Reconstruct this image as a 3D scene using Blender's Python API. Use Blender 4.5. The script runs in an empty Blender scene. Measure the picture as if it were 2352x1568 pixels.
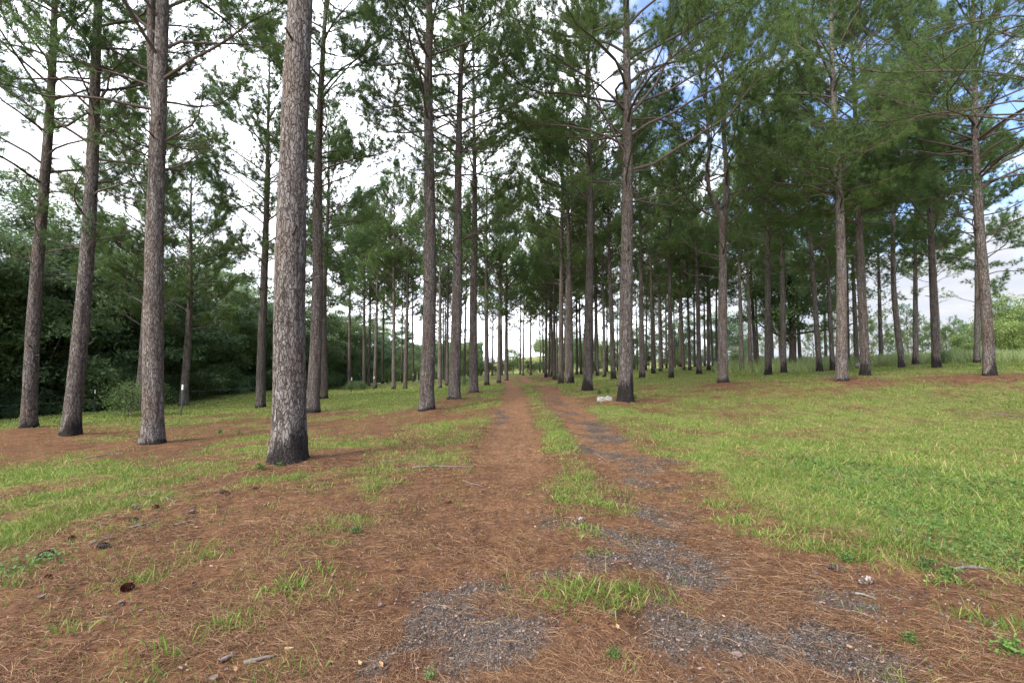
import bpy, math, random
import numpy as np
from mathutils import Vector, Matrix, Euler

SC = bpy.context.scene
COL = SC.collection
R0 = np.random.default_rng(7)
rad = math.radians

# ------------------------------------------------------------------ camera numbers (photo measured on a 2352 x 1568 view of it)
PW, PH, FPX, HORIZ, EYE = 2352.0, 1568.0, 1100.0, 850.0, 1.5
TILT = math.atan((HORIZ - PH/2)/FPX)
CT, ST = math.cos(TILT), math.sin(TILT)

def ray(px, py):
    u = (px - PW/2)/FPX; v = (PH/2 - py)/FPX
    return u, CT - v*ST, ST + v*CT

def at(px, py, D):
    a, b, c = ray(px, py); t = D/b
    return np.array([a*t, D, EYE + c*t])

# ------------------------------------------------------------------ pines: base x, base y, width, diameter, top px or None, hero, short, label
PINES = [
 (65,980,36,.50,(128,60),1,"leaning pine by the wire fence","tall pine whose bare trunk leans right, first from the left edge, by the fence"),
 (163,1003,42,.52,(213,60),1,"second leaning pine","tall pine leaning right with flared dark roots, second from the left edge"),
 (350,1032,50,.54,(372,50),1,"fork-topped pine","thick pine with split top and peeled bark at its foot, on the left slope"),
 (322,940,24,.50,(348,330),1,"pine behind the bush","reddish pine with a long bark scar, rising behind the spiky bush"),
 (422,930,19.5,.50,(441,400),1,"low-branched pine","shorter pine with bright green fronds hanging low, behind the white-tipped fence post"),
 (598,941,22,.50,(624,180),1,"slope pine before the woods","slim pine on the bright grass slope just left of the thickest trunk"),
 (663,1060,76,.53,(690,0),1,"thickest pine","thickest trunk of all, nearest the camera, grey plated bark and charred foot"),
 (718,950,30,.52,(743,60),1,"pine hiding behind the thickest trunk","dark pine partly hidden behind the thickest trunk on its right side"),
 (745,917,16,.46,(756,480),1,"thin dark pine","dark pine standing just right of and behind the half-hidden one"),
 (980,948,33,.50,(988,0),1,"tall grey pine left of the track","tall straight grey pine with spread roots, nearest to the track on its left side"),
 (1043,917,26,.49,(1062,60),1,"pine on a needle mound","pine standing on a red needle mound, second in the row left of the track"),
 (1088,904,20,.47,(1088,210),1,"third row pine","pine with many bare upper limbs, third in the row left of the track"),
 (1118,886,11,.44,(1118,500),1,"fourth row pine","slim brown pine, fourth in the row left of the track"),
 (1163,872,9,.42,None,0,"last close pine before the track","slim pine with reddish foot standing tight against the left edge of the track"),
 (1311,888,14,.44,(1305,500),1,"twin-looking row pine","dark footed pine overlapping a thinner trunk, third in the row right of the track"),
 (1350,901,22,.48,(1352,250),1,"pine behind the white log","dark pine with many upswept limbs behind the white log"),
 (1437,922,33,.52,(1435,40),1,"pale pine by the white log","pale grey pine with blackened foot right beside the white log, big limbs spreading high up"),
 (1475,869,13,.44,(1470,430),0,"pine right of the pale pine","medium pine just right of the pale trunk beside the white log"),
 (1542,876,12,.42,(1541,500),1,"lone slim pine in grass","slim pine alone in the grass between the pale and forked pines"),
 (1606,859,11.5,.45,None,0,"dark-footed pine","straight pine with black foot, just left of the forked pine"),
 (1661,883,23,.50,(1654,430),2,"forked pine","pine whose trunk forks into two upright stems high above the needle patch"),
 (1704,853,11,.45,None,0,"first of a close pair","black-footed pine, left one of a close pair right of the forked pine"),
 (1725,854,10.5,.44,None,0,"second of a close pair","black-footed pine, right one of a close pair right of the forked pine"),
 (1765,863,16,.46,(1757,420),1,"charred middle pine","pine with wholly charred foot amid the grass right of the close pair"),
 (1800,855,14,.46,(1795,450),0,"burn-marked pine","pine with a pointed black burn mark on its foot, right of the charred middle pine"),
 (1838,836,9,.45,None,0,"pine before the dark broadleaf","short-looking trunk with leafy shoots, standing before the dark broadleaf tree"),
 (1883,856,14,.46,(1848,330),1,"left-leaning burnt pine","pine leaning left with a tall black burn triangle, twigs piled at its foot"),
 (1913,856,12,.46,None,0,"pine behind the brown trunk","pine half hidden behind the thick brown trunk, black on its lower part"),
 (1934,867,27,.50,(1910,90),1,"thick brown pine","thick brown pine, left one of the near pair on the red needle strip"),
 (1947,844,11,.45,None,0,"pine between the near pair","greyish pine visible in the gap between the near pair on the needle strip"),
 (1968,834,12,.48,None,0,"pine by the brush pile","pine near the brush pile at the edge of the tall grass"),
 (1988,869,23,.48,(1970,60),1,"straight dark pine of the near pair","straight dark pine, right one of the near pair on the red needle strip"),
 (2024,833,10.5,.45,(2012,450),0,"pine touching the fallen log","slim pine touching the grey fallen log by the tall grass"),
 (2071,845,15.5,.46,(2050,400),1,"curving pine","gently curving pine with black foot right of the fallen orange log"),
 (2103,834,14,.48,(2090,430),0,"brown-footed pine","pine with reddish brown foot, standing before the tall grass"),
 (2151,846,20,.47,(2131,300),1,"black-footed grey pine","grey pine with a very black foot, second large trunk from the right edge"),
 (2161,832,8,.44,None,0,"pine peeking behind","thin trunk peeking out right behind the black-footed grey pine"),
 (2244,834,15,.47,(2228,430),1,"reddish pine near the right edge","reddish pine right before the last big trunk at the right edge"),
 (2273,858,29,.50,(2240,60),1,"last big pine at the right edge","big flared pine on a red needle mound, last trunk before the right edge"),
]
FAR = [(733,906,8),(802,900,8),(836,895,8),(847,884,6.5),(861,890,8.5),(878,881,6),(904,895.5,9),(930.6,892,9),(923,880,4.2),(949,876,5),
 (1010,892,9.5),(1017.7,872.5,4),(1021.5,870,4.5),(1026.5,888,7.5),(1066,883,6),(1131,860.5,4),(1146,876,9.2),(1153,863,4),
 (1195,859,4.2),(1201.5,859.7,4.4),(1219,862,5),(1241,855,3.4),(1248,855,4),(1253.5,866,6.8),(1261,868,5.5),(1268,869,6.4),(1273.5,875,8),
 (1279.5,856,5),(1288,880,12),(1297,854,3.6),(1302,886,9),(1325,857,5.6),(1335,858,6.4),(1361,860,5.5),(1366.6,855,3.6),(1372.5,862,7.2),
 (1388.5,864,7.8),(1394.5,853,4.4),(1409,864,12),(1418,853,3.6),(1464.6,848,4.2),(1484,853,5),(1500.5,856,9),(1505.5,845,3.6),(1517,853,7.5),
 (1522,846,4),(1531,844,5),(1550,843,3.8),(1563.5,842,5),(1570.5,846.6,7.2),(1584.5,853.4,7),(1596,841.5,5.5),(1619,839,5),(1628,853,8.2),
 (1637,838,5.4),(1646,848,6),(1735.5,840,8.3),(1741.5,836,5.6),(1775.5,846,6),(1792,840,5),(1897.5,834,6.5)]

# ------------------------------------------------------------------ numpy noise
def _h(ix, iy, s):
    n = (ix.astype(np.int64)*374761393 + iy.astype(np.int64)*668265263 + s*974634777) & 0x7fffffff
    n = ((n ^ (n >> 13))*1274126177) & 0x7fffffff
    return ((n ^ (n >> 16)) & 0xffff)/65535.0
def vnoise(x, y, s=0):
    ix = np.floor(x); iy = np.floor(y); fx = x-ix; fy = y-iy
    fx = fx*fx*(3-2*fx); fy = fy*fy*(3-2*fy)
    a = _h(ix, iy, s); b = _h(ix+1, iy, s); c = _h(ix, iy+1, s); d = _h(ix+1, iy+1, s)
    return (a*(1-fx)+b*fx)*(1-fy) + (c*(1-fx)+d*fx)*fy
def fbm(x, y, s=0, o=4):
    t = 0; a = .5; w = 0
    for k in range(o):
        t = t + a*vnoise(x*2**k, y*2**k, s+k*17); w += a; a *= .55
    return t/w
def sstep(a, b, x):
    t = np.clip((x-a)/(b-a), 0, 1); return t*t*(3-2*t)

# ------------------------------------------------------------------ terrain
def far_dia(w):
    return .39 if w >= 8 else (.35 if w >= 6 else (.31 if w >= 4.6 else .27))
ctrl = []
for p in PINES:
    D = p[3]*FPX/p[2]; ctrl.append(at(p[0], p[1], D))
for x, y, w in FAR:
    ctrl.append(at(x, y, far_dia(w)*FPX/w))
for px, py, D in [(0,966,24),(150,952,27),(300,936,29),(480,922,34),(640,893,46),(780,886,60),(900,880,78),(1080,864,75),
                  (1200,858,58),(1192,880,30),(1215,905,21),(1230,960,13.2),(2340,832,32),(2200,836,36),(1900,832,50),(1700,836,62),
                  (600,1280,3.75),(1200,1300,3.65),(1800,1300,3.7),(300,1500,2.5),(2200,1450,2.9),(1176,1150,5.5),(1700,1080,7.3),(2100,1000,11.5),(1560,980,13),(2250,930,16)]:
    ctrl.append(at(px, py, D))
for q in [(0,0,0),(0,-12,-.2),(-12,-8,-.8),(12,-8,.5),(-40,0,-1.6),(-45,30,-2.2),(-45,70,-2.5),(40,0,2.2),(60,30,2.2),(60,80,1.6),(0,110,.2),(-40,120,-2.0),(50,120,1.4)]:
    ctrl.append(np.array(q, float))
ctrl = np.array(ctrl)
def _phi(r2): return .5*r2*np.log(r2+1e-9)
def tps_fit(P, z, lam):
    n = len(P); d2 = ((P[:,None]-P[None])**2).sum(-1)
    A = np.zeros((n+3, n+3)); A[:n,:n] = _phi(d2) + lam*np.eye(n)
    A[:n,n] = 1; A[:n,n+1:] = P; A[n:,:n] = A[:n,n:].T
    return np.linalg.solve(A, np.concatenate([z, np.zeros(3)]))
TW = tps_fit(ctrl[:,:2], ctrl[:,2], 18.0)
TRACK_C = lambda Y: .55 + .42*sstep(2.5, 8, Y) - .9*sstep(36, 62, Y)
def base_h(X, Y):
    xc = np.clip(X, -60, 65); yc = np.clip(Y, -15, 125)
    out = np.full(xc.shape, TW[-3]) + TW[-2]*xc + TW[-1]*yc
    for k in range(len(ctrl)):
        out += TW[k]*_phi((xc-ctrl[k,0])**2 + (yc-ctrl[k,1])**2)
    r = np.hypot(X, Y); az = np.degrees(np.arctan2(X, np.maximum(Y, .01)))
    out += 9*np.exp(-((az-7)/17.)**2)*sstep(105, 260, r)*(Y > 0)
    out += -3*sstep(100, 300, r)*(1-np.exp(-((az-7)/20.)**2))
    return out
GN = 470
def gx(t): return 6*np.sinh(t)
def gxi(x): return np.arcsinh(x/6)
TX0, TX1 = gxi(-420.), gxi(420.)
TY0, TY1 = gxi(-70.-3), gxi(800.-3)
tx = np.linspace(TX0, TX1, GN); ty = np.linspace(TY0, TY1, GN)
GX, GY = np.meshgrid(gx(tx), gx(ty)+3)      # [iy, ix]
GZ = base_h(GX.ravel(), GY.ravel()).reshape(GX.shape)
rr = np.hypot(GX, GY)
rutd = np.minimum(np.abs(GX-TRACK_C(GY)-.95), np.abs(GX-TRACK_C(GY)+.95))
GZ += (-.045*np.exp(-(rutd/.45)**2) + .03*np.exp(-((GX-TRACK_C(GY))/.3)**2))*(GY > -20)*(GY < 70)
GZ += (fbm(GX*1.1, GY*1.1, 3)-.5)*.10*sstep(0, 6, rr) + (fbm(GX*3.5, GY*3.5, 5, 3)-.5)*.035
for p in PINES:
    D = p[3]*FPX/p[2]; P = at(p[0], p[1], D)
    GZ += .07*np.exp(-((GX-P[0])**2 + (GY-P[1])**2)/(.65**2))
def glook(A, X, Y):
    X = np.asarray(X, float); Y = np.asarray(Y, float)
    fx = np.clip((gxi(X)-TX0)/(TX1-TX0)*(GN-1), 0, GN-1.001); fy = np.clip((gxi(Y-3)-TY0)/(TY1-TY0)*(GN-1), 0, GN-1.001)
    ix = fx.astype(int); iy = fy.astype(int); fx = fx-ix; fy = fy-iy
    return (A[iy,ix]*(1-fx)+A[iy,ix+1]*fx)*(1-fy) + (A[iy+1,ix]*(1-fx)+A[iy+1,ix+1]*fx)*fy
def H(X, Y): return glook(GZ, X, Y)
def Hs(x, y): return float(H(np.array([x]), np.array([y]))[0])
def ground_px(px, py, dmax=150):
    a, b, c = ray(px, py)
    D = np.concatenate([np.linspace(1.2, 12, 900), np.linspace(12, dmax, 2500)]); t = D/b
    g = EYE + c*t - H(a*t, D)
    i = np.argmax(g < 0) if (g < 0).any() else len(D)-1
    return float(a*t[i]), float(D[i])

# ------------------------------------------------------------------ what covers the ground: grass share at points read off the photo
GC = [(100,1500,.03),(500,1500,.05),(900,1500,0),(1300,1500,0),(1800,1500,0),(2200,1500,.08),(2340,1480,.15),
(60,1400,.05),(400,1480,.08),(520,1430,.14),(1000,1400,0),(1320,1370,.12),(1450,1350,.1),(1390,1330,.08),(1700,1400,0),(2100,1400,.05),(2300,1400,.12),
(40,1310,.15),(330,1330,.1),(640,1340,.12),(730,1300,.1),(1000,1300,0),(1340,1300,.03),(1700,1300,0),(1950,1310,.05),(2150,1310,.15),(2340,1300,.5),
(40,1220,.5),(200,1210,.15),(500,1260,.12),(600,1260,.15),(800,1200,.22),(1000,1200,.02),(1150,1200,0),(1340,1195,.13),(1550,1200,0),(1670,1190,.4),(1800,1240,.5),(1950,1255,.45),(2100,1200,.78),(2300,1200,.95),(1620,1230,0),(1750,1290,.03),
(50,1100,.68),(300,1100,.5),(450,1080,.5),(560,1090,.35),(720,1110,.26),(850,1110,.3),(1000,1110,.08),(1150,1100,.02),(1310,1120,.25),(1380,1150,.22),(1460,1100,.02),(1540,1110,.05),(1620,1110,.5),(1800,1100,.8),(2000,1130,.92),(2300,1100,.9),
(50,1050,.2),(200,1040,.4),(500,1040,.5),(600,1010,.4),(750,1050,.08),(850,1030,.36),(1000,1050,.45),(1100,1060,.2),(1170,1030,.02),(1270,1025,.55),(1350,1030,.02),(1420,1050,.04),(1500,1040,.4),(1650,1020,.8),(1900,1030,.8),(2300,1030,.7),(1210,1080,.03),(1180,1150,.01),(950,1150,.2),
(60,1000,.1),(130,1025,.03),(230,1010,.2),(320,1040,.1),(450,990,.22),(560,980,.35),(800,990,.12),(900,1000,.4),(1060,980,.55),(1115,960,.55),(1180,980,.02),(1250,970,.55),(1330,980,.02),(1425,970,.55),(1600,970,.75),(1900,970,.8),(2300,980,.75),
(10,975,1),(200,965,.9),(330,965,.6),(450,960,.5),(560,950,.6),(650,965,.2),(800,950,.2),(900,950,.35),(1000,960,.12),(1090,930,.6),(1185,940,0),(1235,935,.65),(1285,935,.02),(1355,940,.6),(1500,935,.5),(1600,930,.5),(1700,908,.35),(1850,905,.6),(2100,920,.8),(2300,920,.75),
(420,950,.85),(500,930,1),(590,917,1),(650,905,1),(690,925,.95),(760,935,.8),(850,930,.85),(940,925,.8),(880,945,.5),(800,920,.9),(900,905,1),(1080,910,.55),(1110,890,1),(1150,890,.95),(1190,895,0),(1222,895,.8),(1252,895,0),(1320,893,.85),(1450,885,.7),(1550,888,.55),(1650,888,.25),(1750,888,.35),(1850,888,.45),(2000,879,.25),(1950,877,.2),(2270,867,.12),(2150,872,.4),(1950,860,.8),(2050,853,.75),(2200,853,.75),(2340,852,.85),(1800,872,.7),(1900,885,.6),(2250,884,.6),(2300,890,.65),(2100,895,.7),(1437,925,.2),(1045,920,.15),
(850,890,1),(1000,885,1),(1150,872,1),(1192,872,.05),(1210,872,.85),(1232,872,.05),(1300,878,1),(1400,870,.95),(1500,865,.9),(1600,867,.9),(1700,862,.9),(1850,866,.5),(1930,872,.15),(2050,862,.5),(2340,868,.4),
(1400,858,1),(1600,848,1),(1800,843,1),(2000,841,.85),(2150,850,.7),(2300,848,.8),(2340,838,1),(2100,840,.8)]
GP = []
for x, y, g in GC:
    X, Y = ground_px(x, y); GP.append((math.atan2(X, Y), math.log(math.hypot(X, Y)), g))
GP += [(a, math.log(130), 1.) for a in (-.8,-.5,-.2,0,.2,.5,.8)] + [(a, math.log(1.0), .05) for a in (-1.6,-.8,0,.8,1.6)] + [(2.2, 1.5, .7),(-2.2, 1.5, .4),(1.4,2.5,.8),(-1.4,2.5,.8),(3.1,1.5,.3),(-3.1,1.5,.3)]
GP = np.array(GP)
AZ = np.arctan2(GX, GY); LR = np.log(np.maximum(rr, .5))
num = np.zeros_like(GX); den = np.zeros_like(GX)
for a, l, g in GP:
    d2 = ((AZ-a)*1.6)**2 + ((LR-l)*1.5)**2
    w = 1/(d2+.0009)**1.9; num += w*g; den += w
GRASS = num/den
tc = np.abs(GX-TRACK_C(GY))
rut = sstep(.30, .52, tc)*(1-sstep(1.25, 1.6, tc + (fbm(GX*1.2, GY*.7, 23)-.5)*.5))*sstep(4.5, 9, GY)*(1-sstep(55, 66, GY))
GRASS = GRASS*(1-.95*rut)
GRASS = np.maximum(GRASS, sstep(.34, .16, tc)*.55*sstep(4.2, 8, GY)*(1-sstep(60, 70, GY)))
RUT = rut*1.0
patch = fbm(GX*.9+50, GY*.9, 31)
GRASS = np.clip(GRASS + ((patch-.5)*1.2+(fbm(GX*2.7, GY*2.7, 37)-.5)*1.0)*np.clip(4*GRASS*(1-GRASS), 0, 1), 0, 1)
for p in PINES:                                              # litter lies thick round each foot
    D = p[3]*FPX/p[2]; P = at(p[0], p[1], D)
    GRASS *= 1-.75*np.exp(-((GX-P[0])**2 + (GY-P[1])**2)/(.75**2))
# bare gravel: ellipses in the photo, carried to the ground
GV = [(1080,1395,130,85,1),(960,1470,75,45,.9),(1170,1500,150,55,.8),(1250,1330,90,40,.5),(1430,1240,120,50,.9),(1540,1310,100,40,1),(1480,1290,80,30,.7),(1760,1460,330,150,1),(1480,1270,140,60,.9),(1480,1170,60,30,.6),(1530,1200,70,30,.6),(1450,1110,50,20,.6),(1390,1040,45,14,.6),(1370,990,30,10,.7),(1320,955,16,9,.7),(1300,935,14,9,.7),(1640,1300,110,45,.7),(1680,1380,150,60,.7),(1600,1380,150,60,.7),(1130,1440,190,110,.8),(1880,1370,130,55,.9),(1560,1500,120,80,.8),
      (1405,1005,55,18,.9),(1370,975,30,10,.9),(1470,1065,75,22,.8),(1330,1025,45,14,.8),(1150,965,22,10,.8),(1150,950,18,7,.8),(1420,1015,40,12,.9),(1560,1130,70,20,.5),(1260,1195,50,22,.5),(1280,1240,60,25,.4),(1200,1010,40,10,.35),(1215,935,15,25,.4),(1280,930,25,30,.4),(1420,1110,50,20,.35),(1950,1500,140,60,.7),(1650,1230,80,30,.6)]
GRAV = np.zeros_like(GX)
for x, y, a, b, s in GV:
    X, Y = ground_px(x, y); X1, _ = ground_px(x+a, y); _, Y0 = ground_px(x, y+b); _, Y1 = ground_px(x, y-b)
    q = ((GX-X)/abs(X1-X))**2 + ((GY-Y)/(max(Y1-Y0, .2)/2))**2
    GRAV = np.maximum(GRAV, s*np.exp(-q*.9))
gn = fbm(GX*2.2, GY*2.2, 41); GRAV = sstep(.2, .9, GRAV + (gn-.5)*1.6 + (fbm(GX*7, GY*7, 43, 3)-.5)*.8)*(GRAV > .02)
GRAV *= (1-.8*GRASS)
CLOV = np.zeros_like(GX)
for x, y, a, b in [(2150,1180,220,70),(2290,1240,160,90),(1980,1090,160,40),(2300,1120,150,50),(2200,1260,140,40),(60,1300,60,30)]:
    X, Y = ground_px(x, y); X1, _ = ground_px(x+a, y); _, Y0 = ground_px(x, y+b); _, Y1 = ground_px(x, y-b)
    CLOV = np.maximum(CLOV, np.exp(-(((GX-X)/abs(X1-X))**2 + ((GY-Y)/((Y1-Y0)/2))**2)))
CLOV = sstep(.3, .7, CLOV + (fbm(GX*2, GY*2, 77)-.5)*.9)

# ------------------------------------------------------------------ materials
def mat(name):
    m = bpy.data.materials.new(name); m.use_nodes = True
    nt = m.node_tree; nt.nodes.clear()
    out = nt.nodes.new('ShaderNodeOutputMaterial')
    return m, nt, out
def N(nt, t, **kw):
    n = nt.nodes.new(t)
    for k, v in kw.items():
        if k.startswith('i_'): n.inputs[k[2:].replace('_', ' ')].default_value = v
        else: setattr(n, k, v)
    return n
def ramp(nt, fac, stops, interp='LINEAR'):
    r = nt.nodes.new('ShaderNodeValToRGB'); r.color_ramp.interpolation = interp
    e = r.color_ramp.elements
    while len(e) < len(stops): e.new(.5)
    for k, (p, c) in enumerate(stops):
        e[k].position = p; e[k].color = (*c, 1) if len(c) == 3 else c
    nt.links.new(fac, r.inputs[0]); return r.outputs[0]
def mixc(nt, f, a, b, mode='MIX'):
    m = nt.nodes.new('ShaderNodeMix'); m.data_type = 'RGBA'; m.blend_type = mode
    for s, v in ((m.inputs[0], f), (m.inputs[6], a), (m.inputs[7], b)):
        if hasattr(v, 'is_linked'): nt.links.new(v, s)
        else: s.default_value = v if not isinstance(v, tuple) else ((*v, 1) if len(v) == 3 else v)
    return m.outputs[2]
def math_(nt, op, a, b=0.0, c=None):
    m = nt.nodes.new('ShaderNodeMath'); m.operation = op
    for s, v in zip(m.inputs, (a, b) if c is None else (a, b, c)):
        if hasattr(v, 'is_linked'): nt.links.new(v, s)
        else: s.default_value = v
    return m.outputs[0]
def noise(nt, vec, scale, detail=4, rough=.6, dist=0.):
    n = N(nt, 'ShaderNodeTexNoise', i_Scale=scale, i_Detail=detail, i_Roughness=rough, i_Distortion=dist)
    if vec is not None: nt.links.new(vec, n.inputs['Vector'])
    return n.outputs['Fac']
def mapped(nt, vec, scale):
    m = N(nt, 'ShaderNodeMapping'); m.inputs['Scale'].default_value = scale
    nt.links.new(vec, m.inputs['Vector']); return m.outputs[0]
def attr(nt, name): return N(nt, 'ShaderNodeAttribute', attribute_name=name).outputs['Fac']

def m_foliage(name, dark, lit, warm, trans=.3, rough=.55, spec=.25, nscale=.6, up=0., straw=None):
    m, nt, out = mat(name); L = nt.links
    geo = N(nt, 'ShaderNodeNewGeometry'); tcd = N(nt, 'ShaderNodeTexCoord'); oi = N(nt, 'ShaderNodeObjectInfo')
    base = ramp(nt, geo.outputs['Random Per Island'], [(0, dark), (.55, lit), (.8, warm), (.95, straw or warm)])
    n1 = noise(nt, geo.outputs['Position'], nscale, 3)
    f = math_(nt, 'MULTIPLY_ADD', n1, .9, .55)
    f2 = math_(nt, 'MULTIPLY_ADD', oi.outputs['Random'], .35, .82)
    base = mixc(nt, math_(nt, 'FRACT', math_(nt, 'MULTIPLY', oi.outputs['Random'], 7.3)), mixc(nt, 1., base, (.93,1.,1.03), 'MULTIPLY'), mixc(nt, 1., base, (1.09,1.02,.86), 'MULTIPLY'))
    sc = N(nt, 'ShaderNodeVectorMath', operation='SCALE'); L.new(base, sc.inputs[0]); L.new(math_(nt, 'MULTIPLY', f, f2), sc.inputs['Scale'])
    b = N(nt, 'ShaderNodeBsdfPrincipled', i_Roughness=rough); b.inputs['Specular IOR Level'].default_value = spec
    L.new(sc.outputs[0], b.inputs['Base Color'])
    t = N(nt, 'ShaderNodeBsdfTranslucent'); L.new(sc.outputs[0], t.inputs['Color'])
    if up:                                               # needles of one tuft share the tuft's soft shading
        vm = N(nt, 'ShaderNodeVectorMath', operation='MULTIPLY_ADD'); vm.inputs[1].default_value = (1-up,)*3; vm.inputs[2].default_value = (0, 0, up); L.new(geo.outputs['Normal'], vm.inputs[0])
        nv = N(nt, 'ShaderNodeVectorMath', operation='NORMALIZE'); L.new(vm.outputs[0], nv.inputs[0]); L.new(nv.outputs[0], b.inputs['Normal']); L.new(nv.outputs[0], t.inputs['Normal'])
    mx = N(nt, 'ShaderNodeMixShader', i_Fac=trans) ; L.new(b.outputs[0], mx.inputs[1]); L.new(t.outputs[0], mx.inputs[2])
    L.new(mx.outputs[0], out.inputs[0]); return m

M = {}
M['needles'] = m_foliage('pine_needles', (.145,.24,.085), (.175,.275,.095), (.2,.29,.105), .64, spec=.1, nscale=.9, up=.55)
M['leaves'] = m_foliage('broad_leaves', (.10,.165,.08), (.14,.22,.10), (.18,.25,.09), .4, rough=.42, spec=.4, nscale=.45)
M['shrub'] = m_foliage('shrub_leaves', (.075,.13,.04), (.12,.19,.06), (.16,.22,.08), .36, nscale=1.2)
M['bright'] = m_foliage('pale_leaves', (.10,.16,.05), (.15,.22,.07), (.2,.25,.09), .35, nscale=.5)  # leaf green a step paler than the shrub leaves
M['grass'] = m_foliage('grass_blades', (.095,.17,.032), (.15,.24,.046), (.235,.275,.08), .4, nscale=.8, straw=(.36,.28,.14))
M['tallgrass'] = m_foliage('tall_grass_blades', (.18,.24,.075), (.27,.32,.11), (.4,.4,.19), .45, nscale=.5)
M['clover'] = m_foliage('clover_leaves', (.06,.125,.028), (.095,.175,.04), (.14,.2,.05), .3, nscale=2)

def m_bark(name, lo, hi, warm, sx=24, sz=8.5, far=False):
    m, nt, out = mat(name); L = nt.links
    tcd = N(nt, 'ShaderNodeTexCoord'); oi = N(nt, 'ShaderNodeObjectInfo'); vec = tcd.outputs['Object']
    add = N(nt, 'ShaderNodeVectorMath', operation='ADD'); L.new(vec, add.inputs[0])
    sv = N(nt, 'ShaderNodeCombineXYZ'); rr_ = math_(nt, 'MULTIPLY', oi.outputs['Random'], 37.)
    for k in range(3): L.new(rr_, sv.inputs[k])
    L.new(sv.outputs[0], add.inputs[1]); vec = add.outputs[0]
    nz = N(nt, 'ShaderNodeTexNoise', i_Scale=9., i_Detail=3.); L.new(vec, nz.inputs['Vector'])
    dv = N(nt, 'ShaderNodeVectorMath', operation='MULTIPLY_ADD'); dv.inputs[1].default_value = (.10,.10,.20)
    L.new(nz.outputs['Color'], dv.inputs[0]); L.new(vec, dv.inputs[2])
    vo = N(nt, 'ShaderNodeTexVoronoi', feature='DISTANCE_TO_EDGE', i_Scale=1.); L.new(mapped(nt, dv.outputs[0], (sx,sx,sz)), vo.inputs['Vector'])
    vc = N(nt, 'ShaderNodeTexVoronoi', feature='F1', i_Scale=1.); L.new(mapped(nt, dv.outputs[0], (sx,sx,sz)), vc.inputs['Vector'])
    big = noise(nt, mapped(nt, vec, (2.2,2.2,.8)), 1., 4)
    fine = noise(nt, mapped(nt, vec, (60,60,22)), 1., 5, .7)
    cell = N(nt, 'ShaderNodeSeparateColor'); L.new(vc.outputs['Color'], cell.inputs[0])
    plate = mixc(nt, cell.outputs[0], lo, hi)
    plate = mixc(nt, ramp(nt, big, [(.42, (0,0,0)), (.68, (1,1,1))]), plate, warm)
    plate = mixc(nt, 1., plate, ramp(nt, fine, [(.2, (.55,.55,.55)), (.75, (1.25,1.25,1.25))]), 'MULTIPLY')
    fur = noise(nt, mapped(nt, dv.outputs[0], (19,19,1.7)), 1., 4, .65)
    plate = mixc(nt, 1., plate, ramp(nt, fur, [(.34, (.38,.34,.32)), (.52, (1.05,1.05,1.05)), (.75, (1.25,1.25,1.25))]), 'MULTIPLY')
    crack = ramp(nt, vo.outputs['Distance'], [(.0, (.0,.0,.0)), (.11, (1,1,1))])
    c = mixc(nt, crack, (.062,.044,.037), plate)
    ch = attr(nt, 'char'); chn = math_(nt, 'ADD', ch, math_(nt, 'ADD', math_(nt, 'MULTIPLY_ADD', fine, 1.0, -.56), math_(nt, 'MULTIPLY_ADD', noise(nt, mapped(nt, vec, (9,9,1.6)), 1., 3), 1.3, -.68)))
    chf = ramp(nt, chn, [(.30, (0,0,0)), (.66, (1,1,1))])
    c = mixc(nt, math_(nt, 'MULTIPLY', chf, .86), c, (.013,.011,.010))
    hsv = N(nt, 'ShaderNodeHueSaturation'); L.new(c, hsv.inputs['Color']); L.new(math_(nt, 'MULTIPLY_ADD', oi.outputs['Random'], .45, .78), hsv.inputs['Value'])
    b = N(nt, 'ShaderNodeBsdfPrincipled', i_Roughness=.92); b.inputs['Specular IOR Level'].default_value = .15
    L.new(hsv.outputs[0], b.inputs['Base Color'])
    hgt = math_(nt, 'ADD', math_(nt, 'MULTIPLY_ADD', fine, .35, crack), math_(nt, 'MULTIPLY', fur, 1.6))
    bp = N(nt, 'ShaderNodeBump', i_Strength=.9, i_Distance=.025); L.new(hgt, bp.inputs['Height']); L.new(bp.outputs[0], b.inputs['Normal'])
    L.new(b.outputs[0], out.inputs[0]); return m
M['bark'] = m_bark('pine_bark', (.128,.108,.095), (.225,.204,.187), (.155,.12,.098), 24, 5.2)
M['obark'] = m_bark('broadleaf_bark', (.10,.085,.07), (.17,.15,.125), (.12,.09,.07), 30, 6)
def m_simple(name, stops, scale=30, rough=.8, spec=.2, bump=.4, dist=.01, stretch=(1,1,1), island=False):
    m, nt, out = mat(name); L = nt.links
    tcd = N(nt, 'ShaderNodeTexCoord')
    f = noise(nt, mapped(nt, tcd.outputs['Object'], stretch), scale, 5, .65)
    if island: 
        f2 = N(nt, 'ShaderNodeNewGeometry').outputs['Random Per Island']
    c = ramp(nt, f2 if island else f, stops)
    b = N(nt, 'ShaderNodeBsdfPrincipled', i_Roughness=rough); b.inputs['Specular IOR Level'].default_value = spec
    L.new(c, b.inputs['Base Color'])
    if bump:
        bp = N(nt, 'ShaderNodeBump', i_Strength=bump, i_Distance=dist); L.new(f, bp.inputs['Height']); L.new(bp.outputs[0], b.inputs['Normal'])
    L.new(b.outputs[0], out.inputs[0]); return m
M['twig'] = m_simple('twig_bark', [(.3,(.055,.040,.034)),(.7,(.125,.095,.08))], 25)
M['needle_litter'] = m_simple('fallen_needles', [(0,(.06,.028,.015)),(.4,(.135,.066,.034)),(.75,(.215,.118,.062)),(1,(.37,.24,.14))], island=True, bump=0, spec=.12)
M['stones'] = m_simple('gravel_stones', [(0,(.055,.048,.043)),(.5,(.108,.096,.087)),(.95,(.17,.153,.138)),(1,(.27,.235,.20))], island=True, bump=0, rough=.75)
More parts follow.
